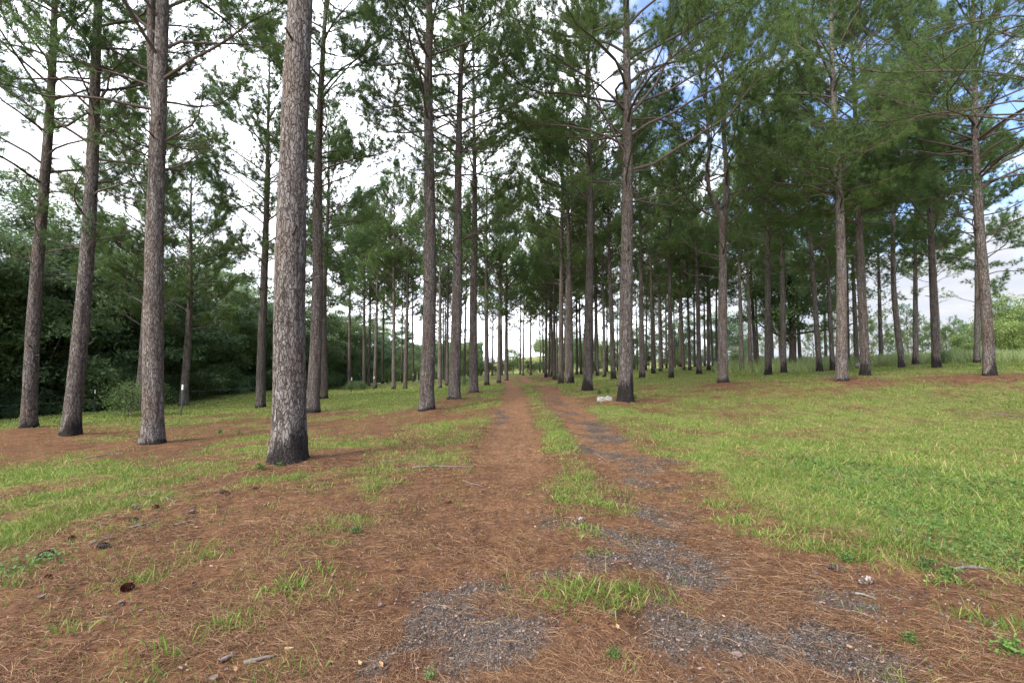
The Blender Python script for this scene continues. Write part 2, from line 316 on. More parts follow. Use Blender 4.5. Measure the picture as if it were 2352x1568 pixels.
M['chips'] = m_simple('bark_flakes', [(0,(.07,.042,.032)),(.6,(.16,.105,.085)),(.93,(.26,.19,.16)),(1,(.48,.32,.2))], island=True, bump=0)
M['flake'] = m_simple('bark_flake', [(.3,(.09,.058,.048)),(.7,(.20,.145,.13))], 22)
M['palewood'] = m_simple('pale_wood', [(.3,(.28,.16,.085)),(.7,(.48,.32,.19))], 18, stretch=(1,6,6))
M['stick'] = m_simple('dead_stick', [(.3,(.085,.065,.055)),(.7,(.24,.20,.175))], 40)
M['lichen'] = m_simple('lichen_stick', [(.4,(.10,.085,.07)),(.6,(.17,.18,.155)),(.8,(.27,.29,.26))], 30)
M['cone'] = m_simple('cone_scales', [(0,(.045,.03,.024)),(.6,(.13,.09,.07)),(1,(.34,.29,.25))], island=True, bump=0)
M['redcone'] = m_simple('red_cone_scales', [(0,(.05,.02,.014)),(.6,(.14,.05,.03)),(1,(.25,.11,.06))], island=True, bump=0)
M['steel'] = m_simple('dark_green_steel', [(.3,(.012,.02,.017)),(.7,(.035,.05,.042))], 40, .6, .4)
M['white'] = m_simple('white_enamel', [(.3,(.7,.7,.68)),(.7,(.82,.82,.8))], 20, .5)
M['orange'] = m_simple('orange_plastic', [(.3,(.75,.18,.05)),(.7,(.8,.25,.08))], 20, .5)
M['wire'] = m_simple('wire', [(.3,(.06,.065,.06)),(.7,(.13,.135,.13))], 20, .5, .5, 0)
M['whitelog'] = m_simple('bleached_log', [(.3,(.10,.085,.065)),(.48,(.26,.25,.21)),(.8,(.52,.51,.47))], 9, .9, .1, .8, .03, (1,3,3))
M['rotwood'] = m_simple('rotten_wood', [(.3,(.13,.06,.03)),(.7,(.28,.15,.08))], 9, .95, .1, .8, .02)
M['greylog'] = m_simple('grey_log', [(.3,(.12,.105,.095)),(.7,(.33,.31,.29))], 9, .95, .1, .8, .02)
M['redlog'] = m_simple('orange_log', [(.3,(.22,.10,.05)),(.7,(.48,.24,.11))], 9, .95, .1, .8, .02)

# ground
def m_ground():
    m, nt, out = mat('forest_floor'); L = nt.links
    pos = N(nt, 'ShaderNodeNewGeometry').outputs['Position']
    g = attr(nt, 'grass'); gr = attr(nt, 'gravel')
    n_lo = noise(nt, pos, .7, 4); n_mid = noise(nt, pos, 5, 5, .65); n_hi = noise(nt, pos, 42, 6, .75)
    st = noise(nt, mapped(nt, pos, (70,14,20)), 1, 4, .8, 1.5); st2 = noise(nt, mapped(nt, pos, (13,75,20)), 1, 4, .8, 1.5)
    streak = math_(nt, 'MAXIMUM', st, st2)
    lit = ramp(nt, streak, [(.32,(.052,.026,.014)),(.50,(.14,.072,.036)),(.64,(.215,.116,.058)),(.8,(.33,.20,.105))])
    lit = mixc(nt, ramp(nt, n_mid, [(.36,(1,1,1)),(.58,(0,0,0))]), lit, mixc(nt, n_hi, (.05,.027,.019), (.13,.066,.042)))
    lit = mixc(nt, ramp(nt, n_lo, [(.42,(0,0,0)),(.7,(.75,.75,.75))]), lit, mixc(nt, n_hi, (.125,.062,.032), (.215,.115,.06)))
    lit = mixc(nt, math_(nt, 'MULTIPLY', attr(nt, 'rut'), math_(nt, 'MULTIPLY_ADD', n_mid, 1.2, .1)), lit, mixc(nt, n_hi, (.135,.07,.036), (.275,.155,.085)))
    gc = mixc(nt, n_hi, (.085,.125,.03), (.19,.235,.06))
    gc = mixc(nt, ramp(nt, n_mid, [(.4,(0,0,0)),(.7,(1,1,1))]), gc, mixc(nt, n_hi, (.15,.15,.045), (.28,.265,.09)))
    gf = math_(nt, 'ADD', g, math_(nt, 'MULTIPLY_ADD', math_(nt, 'ADD', n_mid, n_hi), .55, -.55))
    c = mixc(nt, ramp(nt, gf, [(.22,(0,0,0)),(.85,(.92,.92,.92))]), lit, gc)
    vo = N(nt, 'ShaderNodeTexVoronoi', feature='F1', i_Scale=115.); L.new(pos, vo.inputs['Vector'])
    vs = N(nt, 'ShaderNodeSeparateColor'); L.new(vo.outputs['Color'], vs.inputs[0])
    gcol = ramp(nt, vs.outputs[0], [(0,(.055,.048,.043)),(.55,(.112,.10,.09)),(.95,(.17,.153,.138)),(1,(.28,.24,.2))])
    gcol = mixc(nt, ramp(nt, vo.outputs['Distance'], [(.45,(0,0,0)),(.8,(1,1,1))]), gcol, (.03,.026,.024))
    grf = math_(nt, 'ADD', gr, math_(nt, 'MULTIPLY_ADD', math_(nt, 'ADD', n_mid, streak), .7, -.75))
    gfac = ramp(nt, grf, [(.2,(0,0,0)),(.85,(.82,.82,.82))])
    c = mixc(nt, gfac, c, gcol)
    g1 = noise(nt, pos, 21, 3, .6); g2 = noise(nt, pos, 62, 3, .7); g3 = noise(nt, pos, 2.6, 4, .65)
    c = mixc(nt, 1., c, ramp(nt, g1, [(.3, (.55,.53,.5)), (.5, (1.,1.,1.)), (.7, (1.4,1.38,1.35))]), 'MULTIPLY')
    c = mixc(nt, 1., c, ramp(nt, g2, [(.28, (.5,.47,.45)), (.5, (1.,1.,1.)), (.74, (1.5,1.45,1.4))]), 'MULTIPLY')
    c = mixc(nt, 1., c, ramp(nt, g3, [(.3, (.72,.7,.68)), (.68, (1.16,1.15,1.12))]), 'MULTIPLY')
    b = N(nt, 'ShaderNodeBsdfPrincipled', i_Roughness=.95); b.inputs['Specular IOR Level'].default_value = .1
    L.new(c, b.inputs['Base Color'])
    hh = math_(nt, 'ADD', streak, math_(nt, 'MULTIPLY', n_hi, .8))
    hh = math_(nt, 'ADD', hh, math_(nt, 'MULTIPLY', vo.outputs['Distance'], gfac))
    bp = N(nt, 'ShaderNodeBump', i_Strength=.8, i_Distance=.02); L.new(hh, bp.inputs['Height']); L.new(bp.outputs[0], b.inputs['Normal'])
    L.new(b.outputs[0], out.inputs[0]); return m
M['ground'] = m_ground()

# ------------------------------------------------------------------ mesh plumbing
class MB:
    def __init__(s): s.V = []; s.F = []; s.n = 0
    def add(s, V, F, mi=0, smooth=True):
        V = np.asarray(V, float).reshape(-1, 3); F = np.asarray(F, int)
        s.V.append(V); s.F.append((F+s.n, mi, smooth)); s.n += len(V); return s
    def mesh(s, name, mats, attrs=None):
        V = np.concatenate(s.V); me = bpy.data.meshes.new(name)
        me.vertices.add(len(V)); me.vertices.foreach_set('co', V.ravel().astype(np.float32))
        idx = np.concatenate([f.ravel() for f, _, _ in s.F]); tot = np.concatenate([np.full(len(f), f.shape[1]) for f, _, _ in s.F])
        me.loops.add(len(idx)); me.loops.foreach_set('vertex_index', idx.astype(np.int32))
        me.polygons.add(len(tot)); me.polygons.foreach_set('loop_start', np.concatenate([[0], np.cumsum(tot)[:-1]]).astype(np.int32))
        me.polygons.foreach_set('material_index', np.concatenate([np.full(len(f), mi) for f, mi, _ in s.F]).astype(np.int32))
        me.polygons.foreach_set('use_smooth', np.concatenate([np.full(len(f), sm) for f, _, sm in s.F]))
        for k, a in (attrs or {}).items():
            at_ = me.attributes.new(k, 'FLOAT', 'POINT'); at_.data.foreach_set('value', np.asarray(a, np.float32))
        for m in mats: me.materials.append(m)
        me.update(calc_edges=True); me.validate(); return me
def link(name, me, parent=None):
    o = bpy.data.objects.new(name, me); COL.objects.link(o)
    if parent is not None: o.parent = parent
    return o
def tag(o, label=None, cat=None, group=None, kind=None):
    for k, v in (('label', label), ('category', cat), ('group', group), ('kind', kind)):
        if v: o[k] = v
    return o
def empty(name, loc, rot=(0,0,0), s=1.):
    o = bpy.data.objects.new(name, None); COL.objects.link(o); o.location = loc; o.rotation_euler = rot; o.scale = (s,s,s)
    o.empty_display_size = .2; return o
def nrm(v): return v/np.maximum(np.linalg.norm(v, axis=-1, keepdims=True), 1e-9)
def tube(P, r, n=6, cap=True):
    P = np.asarray(P, float); r = np.broadcast_to(np.asarray(r, float), (len(P),)); T = nrm(np.gradient(P, axis=0))
    ref = np.array([0,0,1.]) if abs(T[0,2]) < .9 else np.array([1.,0,0])
    A = nrm(np.cross(T, ref)); B = np.cross(T, A); th = np.arange(n)*2*math.pi/n
    V = P[:,None] + r[:,None,None]*(A[:,None]*np.cos(th)[None,:,None] + B[:,None]*np.sin(th)[None,:,None])
    i = np.arange(len(P)-1)[:,None]*n; j = np.arange(n)[None]; k = (j+1) % n
    F = np.stack([i+j, i+k, i+n+k, i+n+j], -1).reshape(-1, 4)
    return V.reshape(-1, 3), F
def ribbons(P0, P1, w, side=None, rng=R0):
    """thin three sided blades, one triangle each"""
    d = nrm(P1-P0)
    if side is None: side = rng.normal(size=P0.shape)
    s = nrm(np.cross(d, side))*np.asarray(w)[:,None]*.5
    V = np.stack([P0-s, P0+s, P1], 1).reshape(-1, 3); return V, np.arange(len(V)).reshape(-1, 3)
def prisms(P0, P1, r0, r1):
    d = nrm(P1-P0); ref = np.where(np.abs(d[:,2:3]) < .9, np.array([[0,0,1.]]), np.array([[1.,0,0]])); a = nrm(np.cross(d, ref)); b = np.cross(d, a)
    V = []
    for P, r in ((P0, r0), (P1, r1)):
        for k in range(3):
            th = k*2.0944; V.append(P + r*(a*math.cos(th) + b*math.sin(th)))
    V = np.stack(V, 1); n = len(P0); o = (np.arange(n)*6)[:,None,None]
    F = np.array([[0,1,4,3],[1,2,5,4],[2,0,3,5]])[None] + o
    return V.reshape(-1, 3), F.reshape(-1, 4)

# ------------------------------------------------------------------ pines
def pine_crown(seed, Ht, hd, hb, R, nb, nn=26, axis=None, extra=(), thin=.95, nw=.0145, dens=3.3, sp=.14):
    """primary limbs (each V,F) and the twigs+needles of one crown"""
    g = np.random.default_rng(seed); axis = axis or (lambda h: np.array([0,0,h]))
    limbs = []; tp = []; td = []
    az = g.uniform(0, 6.28)
    plan = []
    for i in range(nb):
        t = (i+g.uniform(0, .8))/nb; h = hb + (Ht-.35-hb)*t
        prof = (.78+.22*math.sin(math.pi*min(t*1.4, 1)))*(1-t**3.4) + .17
        plan.append((h, R*prof*g.uniform(.65, 1.12), t, True))
    for i in range(max(3, int((hb-hd)*2.8))):
        plan.append((g.uniform(hd, hb), g.uniform(.5, .75)*R*g.uniform(.35, 1), -.1, g.random() < .35))
    for e in extra: plan.append(e)
    for pl in plan:
        h, Lb, t, live = pl[:4]
        az += 2.399 + g.normal()*.45
        a0 = pl[4] if len(pl) > 4 else az
        el = rad(g.uniform(8, 36) + 26*max(t, 0)) if len(pl) < 6 else pl[5]
        n = 8; pts = [axis(h)]; a = a0; wob = g.normal()*.12
        droop = g.uniform(.2, .75) if len(pl) < 8 else pl[7]
        for k in range(1, n):
            s = k/(n-1); e = el + rad(10) - droop*math.sin(s*2.2) + .55*s*s
            a += wob + g.normal()*.13; e += g.normal()*.09
            pts.append(pts[-1] + Lb/(n-1)*np.array([math.cos(a)*math.cos(e), math.sin(a)*math.cos(e), math.sin(e)]))
        pts = np.array(pts); r0 = (.011+.0072*Lb)*thin
        if len(pl) > 6: r0 *= pl[6]
        lv, lf = tube(pts, r0*(1-np.linspace(0, 1, n))**.8+.006, 5)
        LV = [lv]; LF = [lf]; off = len(lv)
        ns = int(Lb*(dens if live else 1.6))+2
        for q in range(ns):
            s = .36 + .64*(q+g.random())/ns; f = min(s*(n-1), n-1.001); k = int(f); p = pts[k] + (pts[k+1]-pts[k])*(f-k)
            tdir = nrm(pts[k+1]-pts[k]); side = 1 if q % 2 else -1
            ang = side*rad(g.uniform(28, 68)); c, sn = math.cos(ang), math.sin(ang)
            d = np.array([tdir[0]*c-tdir[1]*sn, tdir[0]*sn+tdir[1]*c, tdir[2]+g.uniform(-.1, .42)]); d = nrm(d)
            ls = g.uniform(.32, .62)*(1.12-.75*s)*min(Lb, 3.2) + .18
            m1 = p + d*ls*.55 + np.array([0,0,g.uniform(-.05, .04)])*ls; m2 = m1 + nrm(d+np.array([g.normal()*.2,g.normal()*.2,.28]))*ls*.5
            v, ff = tube([p, m1, m2], np.array([.011, .008, .005])*thin*(1 if live else .8), 4)
            LV.append(v); LF.append(ff+off); off += len(v)
            if live:
                nt_ = max(2, int(ls/sp))
                for w in range(nt_):
                    ss = .42 + .58*(w+1)/nt_; P = p + (m1-p)*ss/.55 if ss < .55 else m1 + (m2-m1)*(ss-.55)/.45
                    tp.append(P); td.append(d)
        if live:
            for s in np.linspace(.62, 1, int(Lb*3)+2):
                f = min(s*(n-1), n-1.001); k = int(f); tp.append(pts[k] + (pts[k+1]-pts[k])*(f-k)); td.append(nrm(pts[k+1]-pts[k]))
        limbs.append((np.concatenate(LV), np.concatenate(LF)))
    tp = np.array(tp); td = np.array(td); n = len(tp)
    tdir = nrm(td + g.normal(size=(n,3))*.55 + np.array([0,0,.22])); tl = g.uniform(.05, .30, n)[:,None]
    te = tp + tdir*tl
    mb = MB(); v, f = prisms(tp, te, .0045, .003); mb.add(v, f, 1)
    k = nn; s = g.uniform(.55, 1.05, (n,k,1)); b0 = tp[:,None] + (te-tp)[:,None]*s
    perp = g.normal(size=(n,k,3)); dd = nrm(tdir[:,None]*g.uniform(.25, 1.1, (n,k,1)) + nrm(perp)*g.uniform(.45, .95, (n,k,1)) + np.array([0,0,-.10]))
    b1 = b0 + dd*g.uniform(.15, .29, (n,k,1))
    v, f = ribbons(b0.reshape(-1,3), b1.reshape(-1,3), np.full(n*k, nw), None, g); mb.add(v, f, 0, False)
    return limbs, mb

def trunk_mesh(seed, d, Ht, n, char, sway=None, forks=(), zt=None):
    g = np.random.default_rng(seed)
    z = np.concatenate([[-.35,-.08,0,.06,.13,.22,.34,.5,.7,.95,1.25,1.6], np.linspace(2.1, Ht if zt is None else zt, 56 if n > 20 else (26 if n > 14 else 14))])
    th = np.arange(n)*2*math.pi/n; sway = sway or (lambda h: np.zeros(2))
    Z, T = np.meshgrid(z, th, indexing='ij'); zz = np.maximum(Z, 0)
    r = d/2*(1-.965*(np.minimum(zz/Ht, 1))**1.3)
    lob = np.cos(T*3+g.uniform(0,6))*.35 + np.cos(T*5+g.uniform(0,6))*.3 + np.cos(T*2+g.uniform(0,6))*.25
    r = r + d/2*(.28+.19*lob)*np.exp(-zz/.24) + d/2*.05*np.exp(-zz/1.2)
    r = r*(1+g.normal(size=r.shape)*.018 + .02*np.sin(T*4+Z*2.1+g.uniform(0,6)))
    sx = np.array([sway(max(h, 0)) for h in z])
    V = np.stack([r*np.cos(T)+sx[:,0:1], r*np.sin(T)+sx[:,1:2], Z], -1)
    top = char*(1+.55*np.sin(T+g.uniform(0,6))+.3*np.sin(2*T+g.uniform(0,6)))
    ch = np.clip(1.15-zz/np.maximum(top, .05), 0, 1)
    i = np.arange(len(z)-1)[:,None]*n; j = np.arange(n)[None]; k = (j+1) % n
    F = np.stack([i+j, i+k, i+n+k, i+n+j], -1).reshape(-1,4)
    mb = MB(); mb.add(V, F); cha = [ch.ravel()]
    if n > 20:
        for q in range(7):
            h = g.uniform(2.2, 9.5); a = g.uniform(0, 6.28); c0 = np.array([*sway(h), h]); dv = np.array([math.cos(a), math.sin(a), g.uniform(.1, .6)]); rb = d/2*(1-.965*(h/Ht)**1.3)
            forks = list(forks) + [(np.stack([c0+dv*rb*.6, c0+dv*(rb+.02), c0+dv*(rb+g.uniform(.05, .3))]), np.array([.035, .022, .012]))]
    for P, rr_ in forks:
        v, f = tube(P, rr_, max(8, n//2)); mb.add(v, f); cha.append(np.zeros(len(v)))
    return mb.mesh('trunk', [M['bark']], {'char': np.concatenate(cha)})

GROUP_P = 'tall pines standing in planted rows'
CR = []
for k, (Ht, hd, hb, R, nb) in enumerate([(20.5,6,9.0,3.8,46),(21.5,7,9.8,4.0,48),(19,5.5,8.3,3.6,44),(21,6.5,9.2,4.2,46),(20,5,7.6,3.8,46),(22,7.5,10.2,3.8,46),(18.5,4.5,7.0,3.5,42)]):
    limbs, mb = pine_crown(100+k, Ht, hd, hb, R, nb)
    for v, f in limbs: mb.add(v, f, 1)
    CR.append((Ht, mb.mesh('crown', [M['needles'], M['twig']])))

PLACED = {}
def lean_of(px, py, D, top):
    b = at(px, py, D); t = at(top[0], top[1], D); return math.atan2(t[0]-b[0], t[2]-b[2])
HP = {0: (21.2, 4.6, 7.5, 3.84, 45), 1: (21.2, 4.8, 7.8, 3.84, 45), 2: (22.2, 5.5, 8.2, 4.08, 47), 3: (15.5, 3.6, 4.8, 3.36, 45), 4: (14.5, 3.2, 4.2, 3.24, 49), 5: (20.2, 4.5, 7.0, 3.72, 49), 6: (23.2, 8.5, 11, 3.84, 41), 7: (21.2, 6, 9, 3.84, 45), 8: (19.7, 5.5, 8, 3.72, 49), 9: (22.2, 5.8, 9, 4.08, 47), 10: (22.2, 5.5, 9.5, 4.2, 47), 11: (21.2, 5, 9.0, 4.08, 47), 12: (20.7, 6, 9, 3.84, 47), 14: (21.7, 7, 10.2, 3.96, 51), 15: (20.7, 6.5, 9.6, 4.08, 49), 16: (21.7, 6.2, 9.2, 5.52, 49), 18: (20.2, 6.5, 9, 3.72, 43), 20: (20.7, 5.2, 8.6, 4.32, 49), 23: (20.2, 6, 8.5, 3.96, 47), 26: (20.2, 5.5, 8, 3.96, 47), 28: (21.2, 6.5, 8.5, 4.44, 51), 31: (21.2, 6.2, 8.0, 4.44, 51), 33: (19.7, 5, 7.2, 3.84, 49), 35: (20.2, 5, 7.2, 4.08, 51), 37: (19.2, 4.2, 6.2, 3.84, 49), 38: (20.2, 5.0, 6.8, 4.44, 53)}
CHAR = {6:.55, 9:.12, 0:.2, 1:.5, 2:.12, 3:.1, 4:.1, 10:.12, 11:.12, 15:.7, 16:1.1, 20:.35, 28:.35, 31:.55, 33:.7, 35:1.0, 38:.5, 26:1.3, 24:1.0, 23:.8, 34:.5, 27:1.2}
for i, p in enumerate(PINES):
    px, py, w, d, top, hero, short, label = p
    D = d*FPX/w; P = at(px, py, D); x, y = P[0], D; z = Hs(x, y)-.02
    g = np.random.default_rng(500+i)
    ln = lean_of(px, py, D, top) if top else g.normal()*.012
    fy = g.normal()*.012
    root = empty('pine_tree', (x, y, z), (fy, ln, 0)); tag(root, label, 'tree', GROUP_P); PLACED[i] = root
    ch = CHAR.get(i, .25 if px < 1200 else .6)*g.uniform(.8, 1.15)
    if hero:
        Ht, hd, hb, R, nb = HP.get(i, (18.5, 6, 9, 3.3, 42))
        a1, a2, b1, b2 = g.uniform(.02, .075), g.uniform(.02, .06), g.uniform(0,6), g.uniform(0,6)
        if i == 33: a1 = .16
        sw = lambda h, a1=a1, a2=a2, b1=b1, b2=b2: np.array([a1*(math.sin(h*.42+b1)-math.sin(b1)), a2*(math.sin(h*.37+b2)-math.sin(b2))])*min(1, h/2)
        ax = lambda h, sw=sw: np.array([*sw(h), h])
        forks = []; extra = []; zt = None
        if i == 20:                                     # the forked stem
            hf = 8.6; zt = hf+.1; c = ax(hf)
            s1 = np.array([c-[0,0,.5], c+[-.30,0,.35], c+[-.62,.05,1.0], c+[-.72,.05,2.0], c+[-.62,0,3.4], c+[-.75,0,5.5], c+[-.7,0,9.]])
            s2 = np.array([c-[0,0,.5], c+[.10,0,.30], c+[.24,.0,.9], c+[.26,.0,2.0], c+[.12,0,4.], c+[.15,0,6.5], c+[.1,0,9.6]])
            forks = [(s1, np.array([.15,.125,.11,.10,.085,.06,.02])), (s2, np.array([.17,.155,.14,.125,.105,.07,.02]))]
            def ax(h, c=c, s1=s1, s2=s2, cnt=[0]):
                if h < hf: return np.array([*sw(h), h])
                cnt[0] += 1; S = s1 if cnt[0] % 2 else s2
                return np.array([np.interp(h, S[1:,2], S[1:,0]), np.interp(h, S[1:,2], S[1:,1]), h])
            extra = [(7.9, 5.2, .2, True, .15, rad(24), 1.0, .1), (8.2, 3.8, .1, True, 2.9, rad(20), 1.0)]
        if i == 16:
            extra = [(8.4, 6.6, .2, True, .1, rad(14), 1.0, .05), (9.6, 4.2, .3, True, 2.6, rad(42), 1.1, .2), (10.4, 5.2, .3, True, -.2, rad(38), 1.1, .2), (8.9, 4.6, .1, True, 3.4, rad(48), 1.1, .2), (10.9, 4.5, .3, True, .6, rad(50), 1.1, .2), (6.6, 1.2, 0, False, .3, rad(60), 1.2)]
        if i == 6:
            extra = [(8.3, 4.2, .1, True, .25, rad(-2), 1.3)]
        if i == 2:
            c = ax(8.7); forks = [(np.array([c-[0,0,.8], c+[-.16,0,.2], c+[-.24,0,1.4], c+[-.3,0,4], c+[-.35,0,8]]), np.array([.10,.11,.10,.08,.03]))]
        if i == 15:
            extra = [(9.6+k*.55, g.uniform(3, 4.2), .3, True, a, rad(52), 1.2) for k, a in enumerate((2.7, .3, 3.5, -.4, 2.9, .5))]
        if i in (28, 31, 38):
            extra = [(g.uniform(7.5, 10.5), g.uniform(3.8, 5.2), .1, True, a, rad(g.uniform(2, 18)), 1.2) for a in np.linspace(0, 5.6, 7)+g.uniform(0, 1)] + [(g.uniform(7.2, 9.5), g.uniform(4.6, 6.2), .1, True, rad(a), rad(g.uniform(0, 14)), .7, .35) for a in (-105, 195)]
        limbs, mb = pine_crown(900+i, Ht, hd, hb, R, nb-1, 38, ax, extra, .95, .0105 if D < 22 else .013, 3.3, .155)
        link('trunk', trunk_mesh(i, d/math.sqrt(1+(P[0]/D)**2)**.85, Ht, 30 if w > 40 else 22, ch, sw, forks, zt), root)
        for v, f in limbs:
            link('branch', MB().add(v, f).mesh('branch', [M['twig']]), root)
        link('crown', mb.mesh('crown', [M['needles'], M['twig']]), root)
    else:
        Ht, cm = CR[i % len(CR)]; s = g.uniform(.95, 1.05)
        link('trunk', trunk_mesh(i, d/math.sqrt(1+(P[0]/D)**2)**.85, Ht, 16, ch), root)
        c = link('crown', cm, root); c.rotation_euler = (0, 0, g.uniform(0, 6.28)); c.scale = (s, s, 1)
for k, (x, y, label, az0) in enumerate([(11.2, 9.0, 'pine just outside the right edge whose boughs hang into the top right corner', 150)]):
    root = empty('pine_tree', (x, y, Hs(x, y)-.02)); tag(root, label, 'tree', GROUP_P)
    g = np.random.default_rng(77+k)
    ext = [(g.uniform(5.2, 9.5), g.uniform(4.2, 5.6), .1, True, rad(az0+g.uniform(-75, 60)), rad(g.uniform(6, 30)), .5, .5) for _ in range(6)]
    limbs, mb = pine_crown(950+k, 20, 6, 9., 3.6, 12, 34, None, ext, .7, .007, 2.6, .2)
    link('trunk', trunk_mesh(950+k, .5, 20, 18, .4), root)
    for v, f in limbs: mb.add(v, f, 1)
    link('crown', mb.mesh('crown', [M['needles'], M['twig']]), root)
ORD = ['first','second','third','fourth','fifth','sixth','seventh','eighth','ninth','tenth','eleventh','twelfth','thirteenth','fourteenth','fifteenth','sixteenth','seventeenth','eighteenth','nineteenth','twentieth','twenty-first','twenty-second','twenty-third','twenty-fourth','twenty-fifth','twenty-sixth','twenty-seventh']
anch = sorted([(p[0], p[6]) for p in PINES if p[2] >= 9 and p[0] not in (745,)])
cnt = {}
for i, (px, py, w) in enumerate(FAR):
    d = far_dia(w); D = d*FPX/w; P = at(px, py, D); g = np.random.default_rng(2000+i)
    z = Hs(P[0], D); root = empty('pine_tree', (P[0], D, z-.02), (g.normal()*.011, g.normal()*.011, 0))
    a = [q for q in anch if q[0] < px][-1][1] if px > 70 else anch[0][1]
    cnt[a] = cnt.get(a, 0)+1; k = cnt[a]
    look = 'slender far pine' if w < 5.2 else ('slim mid-distance pine' if w < 8 else 'straight brown pine')
    tag(root, f'{look}, {ORD[k-1]} right of the {a}', 'tree', GROUP_P)
    Ht, cm = CR[(i*3+1) % len(CR)]; s = g.uniform(.93, 1.08)*(.9 if D > 70 else 1)*(1.06 if px < 960 else 1)
    root.scale = (s, s, s)
    link('trunk', trunk_mesh(3000+i, d/s, Ht, 12, .3 if px < 1240 else .75), root)
    c = link('crown', cm, root); c.rotation_euler = (0, 0, g.uniform(0, 6.28))

# ------------------------------------------------------------------ broadleaf trees and shrubs
def leafy(seed, Ht, R, cb, ncl, nl, leaf, mats, limbs=14, flat=.45, shell=.55, tr=.16, cr=1.0):
    """trunk V,F and crown MB: leaf sprays round limb ends spread through a lumpy volume"""
    g = np.random.default_rng(seed); mb = MB(); zc = (Ht+cb)/2; hz = (Ht-cb)/2
    u = g.normal(size=(ncl,3)); u = nrm(u); rr_ = g.uniform(shell, 1, ncl)[:,None]*(1+.16*np.sin(u[:,0:1]*4+seed)+.14*np.cos(u[:,2:3]*5+seed*2)+.12*np.sin(u[:,1:2]*6))
    C = u*rr_*np.array([R,R,hz]); C[:,2] += zc
    for k in range(min(limbs, ncl)):
        c = C[k]; s = np.array([0,0,cb*.6+(c[2]-cb*.6)*g.uniform(.1,.45)]); m1 = (s+c)/2 + np.array([0,0,-.08*R])
        v, f = tube([s, m1, c], [tr*.42, tr*.25, .02], 5); mb.add(v, f, 1)
    S = g.uniform(.65, 1.25, ncl)*cr
    n = ncl*nl; ci = np.repeat(np.arange(ncl), nl)
    o = g.normal(size=(n,3))*np.array([.42,.42,.42*flat]); o[:,2] -= .16*(o[:,0]**2+o[:,1]**2)
    P = C[ci] + o*S[ci][:,None]
    nz = nrm(u[ci]*.55 + np.array([0,0,.7]) + g.normal(size=(n,3))*.5); t = nrm(np.cross(nz, g.normal(size=(n,3)))); b = np.cross(nz, t)
    L = (g.uniform(.6, 1.25, n)*leaf)[:,None]; W = L*.42
    V = np.stack([P-t*L*.5, P+b*W*.5-nz*L*.06, P+t*L*.5, P-b*W*.5-nz*L*.06], 1)
    mb.add(V.reshape(-1,3), np.arange(n*4).reshape(-1,4), 0, False)
    z = np.linspace(-.3, Ht*.72, 9); P = np.stack([.12*np.sin(z*.6+seed), .12*np.cos(z*.5+seed), z], 1)
    tv, tf = tube(P, tr*(1.25-z/Ht), 9)
    return (tv, tf), mb.mesh('crown', mats)
BL = [leafy(40, 13, 4.4, .8, 170, 230, .25, [M['leaves'], M['obark']]), leafy(41, 11.5, 4.0, .5, 150, 230, .24, [M['leaves'], M['obark']]),
      leafy(42, 14, 4.8, 1.1, 180, 220, .26, [M['leaves'], M['obark']]), leafy(43, 10.5, 4.1, .4, 150, 230, .24, [M['leaves'], M['obark']])]
def tree(name, proto, x, y, s, rz, label, cat, group, tmat='obark', cname='crown', sxy=1., tname='trunk', crown=None):
    root = empty(name, (x, y, Hs(x, y)-.03), (0, 0, rz), s); root.scale = (s*sxy, s*sxy, s)
    tag(root, label, cat, group)
    (tv, tf), cm = proto
    link(tname, bpy.data.meshes.get(cm.name+'_'+tname) or MBm(tv, tf, cm.name+'_'+tname, M[tmat]), root)
    link(cname, crown or cm, root); return root
def MBm(v, f, name, m):
    return MB().add(v, f).mesh(name, [m], {'char': np.zeros(len(v))})
G_W = 'broadleaf trees at the edge of the dark woods'
wood = []
gw = np.random.default_rng(11)
for k, Y in enumerate([11.5,15.5,19,22.5,26,30,34,39,44,50,56,63,71,80,90]):
    wood.append((-27.0+gw.uniform(-1,1)+ (1.5 if Y > 45 else 0)+(1.5 if Y > 75 else 0), Y, gw.uniform(.9, 1.05), 0))
for k, Y in enumerate([13,18,23.5,28,33,39,46,54,63,73,85]):
    wood.append((-33.5+gw.uniform(-1,1), Y, gw.uniform(1.0, 1.15), 1))
nf = [0, 0]
edge = ['where the left edge cuts it','behind the leftmost leaning pine','between the two leaning pines','behind the second leaning pine','left of the spiky bush','behind the spiky bush','behind the low-branched pine','just left of the slope pine','behind the slope pine','behind the thickest trunk','right of the thickest trunk','behind the thin dark pine','near the second white-tipped post','near the third white-tipped post','where the woods thin out']
back = ['at the left edge','above the leftmost pine','above the leaning pines','left of the fork-topped pine','behind the fork-topped pine','above the spiky bush','above the low-branched pine','above the slope pine','behind the thickest trunk','right of the thickest trunk','far down the wood edge']
for k, (x, y, s, row) in enumerate(wood):
    txt = ('dark leafy tree in the front row of the woods, ' + edge[nf[0]]) if row == 0 else ('taller dark tree in the second row of the woods, ' + back[nf[1]])
    nf[row] += 1
    tree('broadleaf_tree', BL[k % 4], x, y, s, gw.uniform(0, 6.28), txt, 'tree', G_W, sxy=1.05 if row == 0 else 1.15)
SH = [leafy(60, 2.2, 1.5, .1, 45, 130, .12, [M['leaves'], M['obark']], 8, .6, .4, .03, .62), leafy(61, 1.7, 1.3, .05, 40, 130, .11, [M['leaves'], M['obark']], 8, .6, .4, .03, .6)]
